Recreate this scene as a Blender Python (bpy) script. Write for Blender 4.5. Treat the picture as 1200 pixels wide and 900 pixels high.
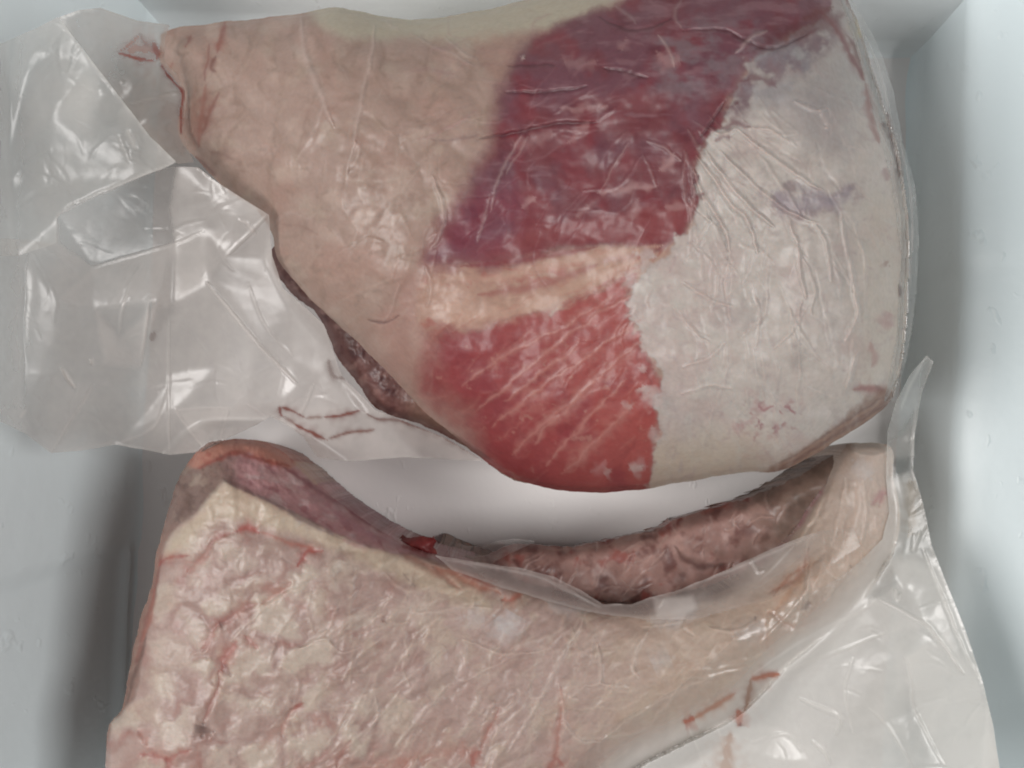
import bpy, math
import numpy as np
from mathutils import Vector
from mathutils.geometry import delaunay_2d_cdt

for o in list(bpy.data.objects):
    bpy.data.objects.remove(o, do_unlink=True)
SC = bpy.context.scene
COL = SC.collection

# ------------------------------------------------------------------ camera, world, light, exposure
CAM_H, TANW = 0.60, 0.5625
cd = bpy.data.cameras.new('camera')
cd.sensor_width = 36.0
cd.lens = 18.0 / TANW
cd.clip_start, cd.clip_end = 0.01, 50.0
cam = bpy.data.objects.new('camera', cd)
cam.location = (0, 0, CAM_H)
COL.objects.link(cam)
SC.camera = cam

W = bpy.data.worlds.new('World')
SC.world = W
W.use_nodes = True
bg = W.node_tree.nodes['Background']
bg.inputs[0].default_value = (0.97, 0.98, 1.0, 1)
bg.inputs[1].default_value = 0.09

def area_lamp(name, loc, target, size, energy, color):
    l = bpy.data.lights.new(name, 'AREA')
    l.shape = 'RECTANGLE'
    l.size, l.size_y = size
    l.energy = energy
    l.color = color
    o = bpy.data.objects.new(name, l)
    o.location = loc
    o.rotation_euler = (Vector(target) - Vector(loc)).to_track_quat('-Z', 'Y').to_euler()
    COL.objects.link(o)
    return o
area_lamp('window_light', (-1.12, -0.12, 1.32), (0.03, 0.0, 0.05), (0.7, 0.7), 25.0, (1.0, 0.972, 0.950))
area_lamp('far_window_light', (1.15, -0.09, 1.40), (-0.03, 0.0, 0.05), (0.7, 0.7), 17.0, (1.0, 0.972, 0.955))

SC.view_settings.view_transform = 'Standard'
SC.view_settings.look = 'None'
SC.view_settings.exposure = 0.0
SC.view_settings.gamma = 1.0
SC.view_settings.use_curve_mapping = False
SC.render.engine = 'CYCLES'
SC.cycles.filter_width = 2.0
SC.cycles.transparent_max_bounces = 16
SC.cycles.use_denoising = True
SC.cycles.max_bounces = 14
SC.cycles.diffuse_bounces = 6
SC.cycles.transmission_bounces = 10
ILLUM = 1.18            # how brightly a white card shows here: turns colours as seen into base colours

# ------------------------------------------------------------------ helpers
FLOOR = -0.05                                                # depth of the box floor below the origin
def unproj(u, v, z):
    k = TANW / 600.0 * (CAM_H - z)
    return (u - 600.0) * k, (450.0 - v) * k, z

def lin(c):
    c = np.asarray(c, float) / 255.0
    return np.where(c <= 0.04045, c / 12.92, ((c + 0.055) / 1.055) ** 2.4)

def alb(c):
    return np.clip(lin(c) / ILLUM, 0.003, 0.95)

def sstep(a, b, x):
    t = np.clip((x - a) / (b - a), 0, 1)
    return t * t * (3 - 2 * t)

_lat = {}
def noise(X, Y, scale, seed=0):
    """gradient noise, about -1..1; scale in the units of X, Y"""
    if seed not in _lat:
        r = np.random.RandomState(seed + 11)
        a = r.rand(256, 256) * 2 * np.pi
        _lat[seed] = (np.cos(a), np.sin(a))
    gx, gy = _lat[seed]
    x, y = X / scale + 40.3, Y / scale + 71.7
    ix, iy = np.floor(x).astype(int), np.floor(y).astype(int)
    fx, fy = x - ix, y - iy
    def d(ox, oy):
        i, j = (ix + ox) % 256, (iy + oy) % 256
        return gx[j, i] * (fx - ox) + gy[j, i] * (fy - oy)
    sx, sy = fx**3 * (fx * (fx * 6 - 15) + 10), fy**3 * (fy * (fy * 6 - 15) + 10)
    a = d(0, 0) * (1 - sx) + d(1, 0) * sx
    b = d(0, 1) * (1 - sx) + d(1, 1) * sx
    return (a * (1 - sy) + b * sy) * 1.5

def fbm(X, Y, scale, seed=0, oct=4, gain=0.5):
    s, amp, tot = 0, 1.0, 0
    for k in range(oct):
        s = s + amp * noise(X, Y, scale / 2**k, seed + k)
        tot += amp
        amp *= gain
    return s / tot * 1.4

def ridged(X, Y, scale, seed=0, oct=3):
    s, amp, tot = 0, 1.0, 0
    for k in range(oct):
        s = s + amp * (1 - np.abs(noise(X, Y, scale / 2**k, seed + k)) * 1.6)
        tot += amp
        amp *= 0.55
    return s / tot

def voronoi(X, Y, scale, seed=0):
    """F2-F1 (0 on cell borders) and a random value per cell"""
    r = np.random.RandomState(seed + 5)
    jx, jy, jr = r.rand(128, 128), r.rand(128, 128), r.rand(128, 128)
    x, y = X / scale + 20, Y / scale + 20
    ix, iy = np.floor(x).astype(int), np.floor(y).astype(int)
    f1 = np.full(x.shape, 9.0); f2 = f1.copy(); rv = np.zeros(x.shape)
    for ox in (-1, 0, 1):
        for oy in (-1, 0, 1):
            i, j = (ix + ox) % 128, (iy + oy) % 128
            d = np.hypot(ix + ox + jx[j, i] - x, iy + oy + jy[j, i] - y)
            c = d < f1
            f2 = np.where(c, f1, np.minimum(f2, d))
            rv = np.where(c, jr[j, i], rv)
            f1 = np.where(c, d, f1)
    return f2 - f1, rv

def curve(pts, step=1.5, wob=0.0, seed=0):
    """Catmull-Rom through pts, resampled"""
    p = np.array(pts, float)
    if len(p) > 2:
        e = np.vstack([2 * p[0] - p[1], p, 2 * p[-1] - p[-2]])
        out = []
        for i in range(1, len(e) - 2):
            n = max(2, int(np.hypot(*(e[i + 1] - e[i])) / step))
            t = np.linspace(0, 1, n, endpoint=False)[:, None]
            out.append(0.5 * (2 * e[i] + (e[i + 1] - e[i - 1]) * t + (2 * e[i - 1] - 5 * e[i] + 4 * e[i + 1] - e[i + 2]) * t**2
                              + (-e[i - 1] + 3 * e[i] - 3 * e[i + 1] + e[i + 2]) * t**3))
        out.append(p[-1:])
        q = np.vstack(out)
    else:
        n = max(2, int(np.hypot(*(p[1] - p[0])) / step))
        t = np.linspace(0, 1, n)[:, None]
        q = p[0] * (1 - t) + p[1] * t
    if wob:
        q = q + wob * np.stack([fbm(q[:, 0], q[:, 1], 22, seed + 31), fbm(q[:, 0], q[:, 1], 22, seed + 57)], 1)
    return q

class Grid:
    def __init__(g, u0, v0, u1, v1, s):
        g.u0, g.v0, g.s = u0, v0, s
        g.U, g.V = np.meshgrid(np.arange(u0, u1, s), np.arange(v0, v1, s))
        g.shape = g.U.shape
        g.z = np.zeros(g.shape)
        g.c = np.zeros(g.shape + (3,))

    def sdf(g, poly, smooth=True):
        p = curve(list(poly) + [poly[0]], 6.0) if smooth else np.array(list(poly) + [poly[0]], float)
        U, V = g.U, g.V
        d = np.full(g.shape, 1e9); ins = np.zeros(g.shape, bool)
        for a, b in zip(p[:-1], p[1:]):
            e = b - a
            L = e @ e
            if L < 1e-9:
                continue
            t = np.clip(((U - a[0]) * e[0] + (V - a[1]) * e[1]) / L, 0, 1)
            d = np.minimum(d, (U - a[0] - t * e[0])**2 + (V - a[1] - t * e[1])**2)
            if a[1] != b[1]:
                c = (a[1] > V) != (b[1] > V)
                ins ^= c & (U < (b[0] - a[0]) * (V - a[1]) / (b[1] - a[1]) + a[0])
        d = np.sqrt(d)
        return np.where(ins, d, -d)

    def poly(g, poly, soft=4.0, rag=0.0, scale=18.0, seed=0, smooth=True):
        d = g.sdf(poly, smooth)
        if rag:
            d = d + rag * fbm(g.U, g.V, scale, seed, 4, 0.6)
        return sstep(-soft, soft, d)

    def paint(g, c, m):
        g.c += (alb(c) - g.c) * np.clip(m, 0, 1)[..., None]

    def stroke(g, pts, w, wob=1.5, seed=0, taper=True, wvar=0.0):
        """mask slice + profile 0..1 of a stroke of half-width w, and signed side"""
        q = curve(pts, max(1.0, w * 0.4), wob, seed)
        m = 3.2 * w + 3
        i0 = max(0, int((q[:, 0].min() - m - g.u0) / g.s)); i1 = min(g.shape[1], int((q[:, 0].max() + m - g.u0) / g.s) + 2)
        j0 = max(0, int((q[:, 1].min() - m - g.v0) / g.s)); j1 = min(g.shape[0], int((q[:, 1].max() + m - g.v0) / g.s) + 2)
        if i1 <= i0 or j1 <= j0:
            return None
        sl = (slice(j0, j1), slice(i0, i1))
        U, V = g.U[sl], g.V[sl]
        best = np.full(U.shape, 1e9); k = np.zeros(U.shape, int)
        for n, (a, b) in enumerate(q):
            d = (U - a)**2 + (V - b)**2
            c = d < best
            best = np.where(c, d, best); k = np.where(c, n, k)
        t = k / max(1, len(q) - 1)
        ww = w * (np.sqrt(np.clip(1 - (2 * t - 1)**2, 0.02, 1)) if taper else 1.0)
        if wvar:
            ww = ww * np.clip(1 + wvar * noise(U, V, 9, seed + 3), 0.15, 3)
        prof = np.exp(-best / (ww * ww))
        tan = np.gradient(q, axis=0)
        tk = tan[k]
        side = (U - q[k, 0]) * tk[..., 1] - (V - q[k, 1]) * tk[..., 0]
        side = np.sign(side) * np.sqrt(best)
        return sl, prof, side, ww

    def line(g, pts, w, c, a=1.0, wob=1.5, seed=0, rag=0.5, taper=True):
        r = g.stroke(pts, w, wob, seed, taper, rag)
        if r is None:
            return
        sl, prof, side, ww = r
        g.c[sl] += (alb(c) - g.c[sl]) * np.clip(prof * a, 0, 1)[..., None]

    def fold(g, pts, w, amp, pale=0.0, wob=1.5, seed=0, c=(205, 196, 188)):
        """film crease: a raised thin fold with a furrow on one side (amp in mm)"""
        r = g.stroke(pts, w, wob, seed, True, 0.25)
        if r is None:
            return
        sl, prof, side, ww = r
        g.z[sl] += 0.001 * amp * (prof - 0.6 * np.exp(-((side - 2.1 * w) / (1.5 * w))**2) * prof**0.3)
        if pale:
            g.c[sl] += (alb(c) - g.c[sl]) * np.clip(prof * pale, 0, 1)[..., None]

    def blur(g, a, sig):
        sig = sig / g.s
        pad = int(3 * sig) + 1
        k = np.exp(-0.5 * (np.arange(-pad, pad + 1) / sig)**2); k /= k.sum()
        a = np.pad(a, pad, mode='edge')
        a = np.apply_along_axis(lambda r: np.convolve(r, k, 'valid'), 1, a)
        return np.apply_along_axis(lambda r: np.convolve(r, k, 'valid'), 0, a)

    def at(g, a, u, v, outside):
        """bilinear look-up of field a; 'outside' beyond the grid"""
        x, y = (u - g.u0) / g.s, (v - g.v0) / g.s
        ok = (x >= 0) & (y >= 0) & (x < g.shape[1] - 1.01) & (y < g.shape[0] - 1.01)
        x, y = np.where(ok, x, 0), np.where(ok, y, 0)
        i, j = x.astype(int), y.astype(int)
        fx, fy = x - i, y - j
        r = (a[j, i] * (1 - fx) + a[j, i + 1] * fx) * (1 - fy) + (a[j + 1, i] * (1 - fx) + a[j + 1, i + 1] * fx) * fy
        return np.where(ok, r, outside)

def add_mesh(name, verts, faces, mat, parent=None, col=None, attrs=None, normals=None, smooth=True):
    me = bpy.data.meshes.new(name)
    verts = np.asarray(verts, np.float32)
    faces = np.asarray(faces, np.int32)
    n, k = faces.shape
    me.vertices.add(len(verts)); me.vertices.foreach_set('co', verts.ravel())
    me.loops.add(n * k); me.loops.foreach_set('vertex_index', faces.ravel())
    me.polygons.add(n)
    me.polygons.foreach_set('loop_start', np.arange(0, n * k, k, dtype=np.int32))
    me.polygons.foreach_set('loop_total', np.full(n, k, np.int32))
    me.update(calc_edges=True)
    me.polygons.foreach_set('use_smooth', np.full(n, smooth))
    if col is not None:
        a = me.color_attributes.new('tone', 'FLOAT_COLOR', 'POINT')
        a.data.foreach_set('color', np.concatenate([col, np.ones((len(col), 1))], 1).astype(np.float32).ravel())
    for nm, arr in (attrs or {}).items():
        a = me.attributes.new(nm, 'FLOAT', 'POINT')
        a.data.foreach_set('value', np.asarray(arr, np.float32))
    if normals is not None:
        me.normals_split_custom_set_from_vertices(np.asarray(normals, np.float32).tolist())
    me.materials.append(mat)
    o = bpy.data.objects.new(name, me)
    COL.objects.link(o)
    if parent is not None:
        o.parent = parent
        o.matrix_parent_inverse = parent.matrix_world.inverted()
    return o

def empty(name, loc, label, cat, group=None):
    o = bpy.data.objects.new(name, None)
    o.empty_display_size = 0.02
    o.location = loc
    COL.objects.link(o)
    o['label'] = label; o['category'] = cat
    if group:
        o['group'] = group
    bpy.context.view_layer.update()
    return o

def grid_mesh(g, d, region, parent, mat, skirt=None, floor=FLOOR + 0.002, attrs=None, labels=None, inset=1.0):
    """surface of grid g where sdf d > 0, split into parts by the region array; names in region dict.
       skirt: name of the part that closes the body down to the floor."""
    reg, names = region
    H, Wd = g.shape
    keep = d > -0.5 * g.s
    q = keep[:-1, :-1] & keep[1:, :-1] & keep[:-1, 1:] & keep[1:, 1:]
    idx = np.arange(H * Wd).reshape(H, Wd)
    F = np.stack([idx[:-1, :-1][q], idx[1:, :-1][q], idx[1:, 1:][q], idx[:-1, 1:][q]], 1)
    # boundary edges
    E = np.concatenate([F[:, [0, 1]], F[:, [1, 2]], F[:, [2, 3]], F[:, [3, 0]]])
    key = np.sort(E, 1); key = key[:, 0].astype(np.int64) * (H * Wd) + key[:, 1]
    _, inv, cnt = np.unique(key, return_inverse=True, return_counts=True)
    B = E[cnt[inv] == 1]
    bv = np.unique(B)
    gv, gu = np.gradient(d, g.s)
    U, V = g.U.copy().ravel(), g.V.copy().ravel()
    gu, gv, dd = gu.ravel(), gv.ravel(), d.ravel()
    nrm = np.hypot(gu, gv) + 1e-6
    mv = np.clip(dd[bv], -2.5 * g.s, 2.5 * g.s)
    U[bv] -= gu[bv] / nrm[bv] * mv; V[bv] -= gv[bv] / nrm[bv] * mv
    X, Y, Z = unproj(U, V, g.z.ravel())
    P = np.stack([X, Y, Z], 1)
    C = g.c.reshape(-1, 3)
    # vertex normals of the whole surface, so that the parts meet without a seam
    fn = np.cross(P[F[:, 2]] - P[F[:, 0]], P[F[:, 3]] - P[F[:, 1]])
    N = np.zeros_like(P)
    for k in range(4):
        for ax in range(3):
            N[:, ax] += np.bincount(F[:, k], fn[:, ax], len(P))
    N /= np.linalg.norm(N, axis=1, keepdims=True) + 1e-12
    rv = reg.ravel()[F[:, 0]]
    for r, nm in names.items():
        f = F[rv == r]
        if not len(f):
            continue
        used, fi = np.unique(f, return_inverse=True)
        at = {k: a.ravel()[used] for k, a in (attrs or {}).items()}
        ob = add_mesh(nm, P[used], fi.reshape(f.shape), mat, parent, C[used], at, N[used])
        if labels and r in labels:
            ob['label'] = labels[r]
    if skirt:
        m = np.full(H * Wd, -1); m[bv] = np.arange(len(bv))
        iu, iv = gu[bv] / nrm[bv], gv[bv] / nrm[bv]
        zb = Z[bv]
        rings, cols = [P[bv]], [C[bv]]
        for f, ins in ((0.8, 4.0), (0.55, 10.0), (0.28, 17.0), (0.0, 25.0)):
            z = floor + (zb - floor) * f
            k = TANW / 600 * (CAM_H - zb)
            rings.append(np.stack([P[bv][:, 0] + iu * ins * inset * k, P[bv][:, 1] - iv * ins * inset * k, z], 1))
            cols.append(C[bv])
        n = len(bv)
        SF = []
        for k in range(len(rings) - 1):
            a, b = m[B[:, 0]] + k * n, m[B[:, 1]] + k * n
            SF.append(np.stack([b, a, a + n, b + n], 1))
        at = {k: np.tile(a.ravel()[bv], len(rings)) for k, a in (attrs or {}).items()}
        add_mesh(skirt, np.concatenate(rings), np.concatenate(SF), mat, parent, np.concatenate(cols), at)

# ------------------------------------------------------------------ materials
def new_mat(name):
    m = bpy.data.materials.new(name); m.use_nodes = True
    nt = m.node_tree
    for n in list(nt.nodes):
        if n.type != 'OUTPUT_MATERIAL':
            nt.nodes.remove(n)
    return m, nt, nt.nodes, nt.links, next(n for n in nt.nodes if n.type == 'OUTPUT_MATERIAL')

def meat_material(name, rough, coat, bump):
    m, nt, N, L, out = new_mat(name)
    b = N.new('ShaderNodeBsdfPrincipled')
    at = N.new('ShaderNodeAttribute'); at.attribute_name = 'tone'
    tc = N.new('ShaderNodeTexCoord')
    n1 = N.new('ShaderNodeTexNoise'); n1.inputs['Scale'].default_value = 420; n1.inputs['Detail'].default_value = 5
    n2 = N.new('ShaderNodeTexNoise'); n2.inputs['Scale'].default_value = 90; n2.inputs['Detail'].default_value = 4
    mr = N.new('ShaderNodeMapRange'); mr.inputs[1].default_value = 0.3; mr.inputs[2].default_value = 0.7
    mr.inputs[3].default_value = 0.94; mr.inputs[4].default_value = 1.06
    hv = N.new('ShaderNodeHueSaturation')
    L.new(tc.outputs['Object'], n1.inputs['Vector']); L.new(tc.outputs['Object'], n2.inputs['Vector'])
    L.new(n1.outputs['Fac'], mr.inputs[0]); L.new(mr.outputs[0], hv.inputs['Value'])
    L.new(at.outputs['Color'], hv.inputs['Color']); L.new(hv.outputs[0], b.inputs['Base Color'])
    r = N.new('ShaderNodeMapRange'); r.inputs[1].default_value = 0.3; r.inputs[2].default_value = 0.7
    r.inputs[3].default_value = rough - 0.1; r.inputs[4].default_value = rough + 0.12
    L.new(n2.outputs['Fac'], r.inputs[0]); L.new(r.outputs[0], b.inputs['Roughness'])
    bp = N.new('ShaderNodeBump'); bp.inputs['Strength'].default_value = bump; bp.inputs['Distance'].default_value = 0.001
    L.new(n2.outputs['Fac'], bp.inputs['Height'])
    L.new(bp.outputs[0], b.inputs['Normal'])
    b.inputs['Coat Weight'].default_value = coat
    b.inputs['Coat Roughness'].default_value = 0.27
    L.new(bp.outputs[0], b.inputs['Coat Normal'])
    b.inputs['Specular IOR Level'].default_value = 0.38
    b.inputs['Subsurface Weight'].default_value = 0.5
    b.inputs['Subsurface Radius'].default_value = (1.0, 0.55, 0.4)
    b.inputs['Subsurface Scale'].default_value = 0.0035
    L.new(b.outputs[0], out.inputs[0])
    return m

def film_material():
    m, nt, N, L, out = new_mat('clear_plastic_film')
    at = N.new('ShaderNodeAttribute'); at.attribute_name = 'tone'
    hz = N.new('ShaderNodeAttribute'); hz.attribute_name = 'milk'
    tc = N.new('ShaderNodeTexCoord')
    nz = N.new('ShaderNodeTexNoise'); nz.inputs['Scale'].default_value = 60; nz.inputs['Detail'].default_value = 5
    L.new(tc.outputs['Object'], nz.inputs['Vector'])
    bp = N.new('ShaderNodeBump'); bp.inputs['Strength'].default_value = 0.12; bp.inputs['Distance'].default_value = 0.002
    L.new(nz.outputs['Fac'], bp.inputs['Height'])
    tr = N.new('ShaderNodeBsdfTransparent'); tr.inputs[0].default_value = (0.97, 0.97, 0.965, 1)
    df = N.new('ShaderNodeBsdfDiffuse'); tl = N.new('ShaderNodeBsdfTranslucent')
    L.new(at.outputs['Color'], df.inputs[0]); L.new(at.outputs['Color'], tl.inputs[0])
    L.new(bp.outputs[0], df.inputs['Normal'])
    m1 = N.new('ShaderNodeMixShader'); m1.inputs[0].default_value = 0.42
    L.new(df.outputs[0], m1.inputs[1]); L.new(tl.outputs[0], m1.inputs[2])
    m2 = N.new('ShaderNodeMixShader')
    L.new(hz.outputs['Fac'], m2.inputs[0]); L.new(tr.outputs[0], m2.inputs[1]); L.new(m1.outputs[0], m2.inputs[2])
    gl = N.new('ShaderNodeBsdfGlossy'); gl.inputs['Roughness'].default_value = 0.30
    L.new(bp.outputs[0], gl.inputs['Normal'])
    # reflection of a thin sheet, the same from both sides: 0.05 + 0.7 (1 - |cos|)^5
    ge = N.new('ShaderNodeNewGeometry')
    def math_node(op, a, b=None):
        n = N.new('ShaderNodeMath'); n.operation = op; n.use_clamp = True
        L.new(a, n.inputs[0])
        if b is not None:
            n.inputs[1].default_value = b
        return n.outputs[0]
    dt = N.new('ShaderNodeVectorMath'); dt.operation = 'DOT_PRODUCT'
    L.new(ge.outputs['Incoming'], dt.inputs[0]); L.new(ge.outputs['Normal'], dt.inputs[1])
    ab = N.new('ShaderNodeMath'); ab.operation = 'ABSOLUTE'; L.new(dt.outputs['Value'], ab.inputs[0])
    iv_ = N.new('ShaderNodeMath'); iv_.operation = 'SUBTRACT'; iv_.use_clamp = True
    iv_.inputs[0].default_value = 1.0; L.new(ab.outputs[0], iv_.inputs[1])
    refl = math_node('ADD', math_node('MULTIPLY', math_node('POWER', iv_.outputs[0], 5.0), 0.7), 0.05)
    m3 = N.new('ShaderNodeMixShader')
    L.new(refl, m3.inputs[0]); L.new(m2.outputs[0], m3.inputs[1]); L.new(gl.outputs[0], m3.inputs[2])
    L.new(m3.outputs[0], out.inputs[0])
    return m

def foam_material(name, ca, cb):
    m, nt, N, L, out = new_mat(name)
    b = N.new('ShaderNodeBsdfPrincipled')
    tc = N.new('ShaderNodeTexCoord')
    n1 = N.new('ShaderNodeTexNoise'); n1.inputs['Scale'].default_value = 7; n1.inputs['Detail'].default_value = 6
    v1 = N.new('ShaderNodeTexVoronoi'); v1.inputs['Scale'].default_value = 190
    n2 = N.new('ShaderNodeTexNoise'); n2.inputs['Scale'].default_value = 60; n2.inputs['Detail'].default_value = 3
    for n in (n1, v1, n2):
        L.new(tc.outputs['Object'], n.inputs['Vector'])
    cr = N.new('ShaderNodeMix'); cr.data_type = 'RGBA'
    cr.inputs['A'].default_value = ca; cr.inputs['B'].default_value = cb
    L.new(n1.outputs['Fac'], cr.inputs['Factor']); L.new(cr.outputs['Result'], b.inputs['Base Color'])
    b.inputs['Roughness'].default_value = 0.42
    bp = N.new('ShaderNodeBump'); bp.inputs['Strength'].default_value = 0.2; bp.inputs['Distance'].default_value = 0.0008
    ad = N.new('ShaderNodeMath'); ad.operation = 'MULTIPLY_ADD'; ad.inputs[1].default_value = 0.5
    L.new(v1.outputs['Distance'], ad.inputs[0]); L.new(n2.outputs['Fac'], ad.inputs[2])
    mp = N.new('ShaderNodeMapping'); mp.inputs['Scale'].default_value = (1.0, 0.45, 0.45); mp.inputs['Rotation'].default_value = (0.5, 0.3, 0.4)
    sc = N.new('ShaderNodeTexNoise'); sc.inputs['Scale'].default_value = 120; sc.inputs['Detail'].default_value = 2
    sr = N.new('ShaderNodeMapRange'); sr.inputs[1].default_value = 0.66; sr.inputs[2].default_value = 0.74; sr.inputs[4].default_value = 6.0
    L.new(tc.outputs['Object'], mp.inputs['Vector']); L.new(mp.outputs[0], sc.inputs['Vector']); L.new(sc.outputs['Fac'], sr.inputs[0])
    a2 = N.new('ShaderNodeMath'); a2.operation = 'ADD'
    L.new(ad.outputs[0], a2.inputs[0]); L.new(sr.outputs[0], a2.inputs[1])
    L.new(a2.outputs[0], bp.inputs['Height']); L.new(bp.outputs[0], b.inputs['Normal'])
    L.new(b.outputs[0], out.inputs[0])
    return m

M_MEAT = meat_material('meat_under_film', 0.54, 0.18, 0.06)
M_FILM = film_material()
M_FOAM = foam_material('white_foam', (0.755, 0.85, 0.878, 1), (0.795, 0.885, 0.91, 1))  # cool cast of the light on the side walls put into the foam colour
M_FLOOR = foam_material('foam_warm_bounce', (0.81, 0.785, 0.775, 1), (0.86, 0.84, 0.83, 1))  # same foam; warm bounce off the meat painted into the floor colour
M_END = foam_material('grey_white_foam', (0.77, 0.815, 0.825, 1), (0.81, 0.85, 0.86, 1))  # same foam, tinted greyer to imitate the duller light at the ends

# ------------------------------------------------------------------ the foam box
BOX_ROT = math.radians(2.4)
ex = np.array([math.cos(BOX_ROT), -math.sin(BOX_ROT)])      # box axes in plan
ey = np.array([math.sin(BOX_ROT), math.cos(BOX_ROT)])
XL, XR, YT, YB = -0.267, 0.281, 0.252, -0.31               # inner faces at the floor
WALL_H, DRAFT, THICK = 0.20, 0.06, 0.035
def flare(z, right=True):
    return z * DRAFT + (0.055 * sstep(0.058, 0.102, z) if right else 0.020 * sstep(-0.02, 0.15, z) - 0.0008)


def box_pt(a, b, z):
    return np.array([a * ex[0] + b * ey[0], a * ex[1] + b * ey[1], z])

box = empty('foam_box', (0, 0, FLOOR), 'white foam cool box with scuffed smooth walls holding both bags of meat', 'foam box')

def wall(name, p0, p1, outward, relief, nx=160, nz=90, right=False, mat=None):
    """inner face as a grid with relief, then rim and outer face"""
    T = np.linspace(0, 1, nx); Zs = np.linspace(0, 1, nz)**1.3 * WALL_H
    TT, ZZ = np.meshgrid(T, Zs)
    fil = 0.010                                              # rounded foot of the wall
    foot = np.where(ZZ < fil, fil - np.sqrt(np.clip(fil**2 - (fil - ZZ)**2, 0, None)), 0)
    off = flare(ZZ, right) - foot + relief(TT, ZZ)
    A = p0[0] + (p1[0] - p0[0]) * TT + outward[0] * off
    B = p0[1] + (p1[1] - p0[1]) * TT + outward[1] * off
    inner = np.stack([A * ex[0] + B * ey[0], A * ex[1] + B * ey[1], ZZ + FLOOR], -1).reshape(-1, 3)
    A2 = p0[0] + (p1[0] - p0[0]) * T + outward[0] * (flare(WALL_H, right) + THICK)
    B2 = p0[1] + (p1[1] - p0[1]) * T + outward[1] * (flare(WALL_H, right) + THICK)
    o1 = np.stack([A2 * ex[0] + B2 * ey[0], A2 * ex[1] + B2 * ey[1], np.full(nx, WALL_H + FLOOR)], 1)
    o2 = o1.copy(); o2[:, 2] = FLOOR - THICK
    V = np.concatenate([inner, o1, o2])
    idx = np.arange(nx * (nz + 2)).reshape(nz + 2, nx)
    F = np.stack([idx[:-1, :-1], idx[:-1, 1:], idx[1:, 1:], idx[1:, :-1]], -1).reshape(-1, 4)
    return add_mesh(name, V, F, mat or M_FOAM, box)

def rel_left(T, Z):
    y = YT + EXT + (YB - YT - 2 * EXT) * T                       # along the wall
    r = 0.0008 * fbm(y * 1000, Z * 1000, 60, 3)
    # lower front panel set back, with a soft horizontal step and an upright rib
    edge = -0.127 - 0.03 * Z
    pan = sstep(0.008, -0.008, y - edge)
    r = r + 0.004 * pan
    rib = np.exp(-((Z - 0.006) / 0.0032)**2) * pan
    r = r - 0.0065 * rib
    return r
def rel_right(T, Z):
    y = YB - EXT + (YT - YB + 2 * EXT) * T
    r = 0.0008 * fbm(y * 1000, Z * 1000, 60, 7)
    edge = 0.0895 + 0.17 * (Z - 0.06)
    return r + 0.0018 * sstep(0.007, -0.007, y - edge)
def rel_none(T, Z):
    return 0.0006 * fbm(T * 600, Z * 1000, 60, 9)

EXT = 0.085                                                  # run past the corners, so that the leaning walls meet
wall('side_wall', (XL, YT + EXT), (XL, YB - EXT), (-1, 0), rel_left, 300, 110)
wall('side_wall', (XR, YB - EXT), (XR, YT + EXT), (1, 0), rel_right, 300, 110, True)
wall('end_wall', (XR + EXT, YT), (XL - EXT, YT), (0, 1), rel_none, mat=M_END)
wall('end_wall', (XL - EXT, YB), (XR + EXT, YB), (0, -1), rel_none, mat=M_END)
nx = 120
fa, fb = np.meshgrid(np.linspace(XL, XR, nx), np.linspace(YB, YT, nx))
fz = 0.0009 * fbm(fa * 1000, fb * 1000, 120, 21) + 0.0006 + FLOOR
fp = np.stack([fa * ex[0] + fb * ey[0], fa * ex[1] + fb * ey[1], fz], -1).reshape(-1, 3)
ix = np.arange(nx * nx).reshape(nx, nx)
ff = np.stack([ix[:-1, :-1], ix[:-1, 1:], ix[1:, 1:], ix[1:, :-1]], -1).reshape(-1, 4)
lo = np.array([box_pt(XL - .01, YB - .01, FLOOR - THICK), box_pt(XR + .01, YB - .01, FLOOR - THICK), box_pt(XR + .01, YT + .01, FLOOR - THICK), box_pt(XL - .01, YT + .01, FLOOR - THICK)])
nb = len(fp)
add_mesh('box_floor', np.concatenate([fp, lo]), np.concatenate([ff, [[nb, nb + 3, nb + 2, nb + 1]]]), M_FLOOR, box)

def wall_min_z(u, v):
    """height a point seen at (u, v) needs to stand clear of the side walls"""
    z = np.zeros(np.shape(u))
    for _ in range(12):
        x, y, _z = unproj(u, v, z)
        a = x * ex[0] + y * ex[1]
        over_r = a - (XR + flare(z - FLOOR) - 0.008)
        over_l = (XL - flare(z - FLOOR, False) + 0.010) - a
        over = np.maximum(over_r, over_l)
        z = np.clip(z + np.maximum(over, 0) / 0.5, 0, 0.25)
    return z

# ------------------------------------------------------------------ upper piece of meat
up = empty('packed_meat', unproj(690, 290, FLOOR), 'broad vacuum packed beef cut with a purple and red lean band between two fat caps', 'packed meat', 'bagged cuts of beef')
G = Grid(110, -90, 1100, 600, 1.25)
U, V = G.U, G.V
OUT_UP = [(188,40),(205,33),(235,29),(265,25),(300,22),(350,16),(385,9),(415,12),(445,18),(480,23),(520,20),(560,13),(600,4),(640,-6),(700,-26),(780,-48),(860,-56),(940,-38),(985,-10),
          (1000,14),(1010,40),(1022,80),(1038,130),(1051,170),(1060,220),(1065,270),(1064,330),(1062,380),(1058,420),(1050,455),(1044,470),(1024,488),(990,511),(950,535),(915,552),(880,553),(840,558),(790,567),
          (740,575),(690,577),(640,572),(590,555),(550,525),(500,484),(460,443),(420,402),(390,375),(350,335),(324,300),(318,272),(300,245),(270,226),(250,208),(234,190),(216,172),(208,150),(212,125),(211,104),(200,86),(187,72)]
d_up = G.sdf(OUT_UP) + 1.2 * fbm(U, V, 26, 2)
RR = 56 + 94 * sstep(190, 470, U)
tt = np.clip(d_up / RR, 0, 1)
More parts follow.
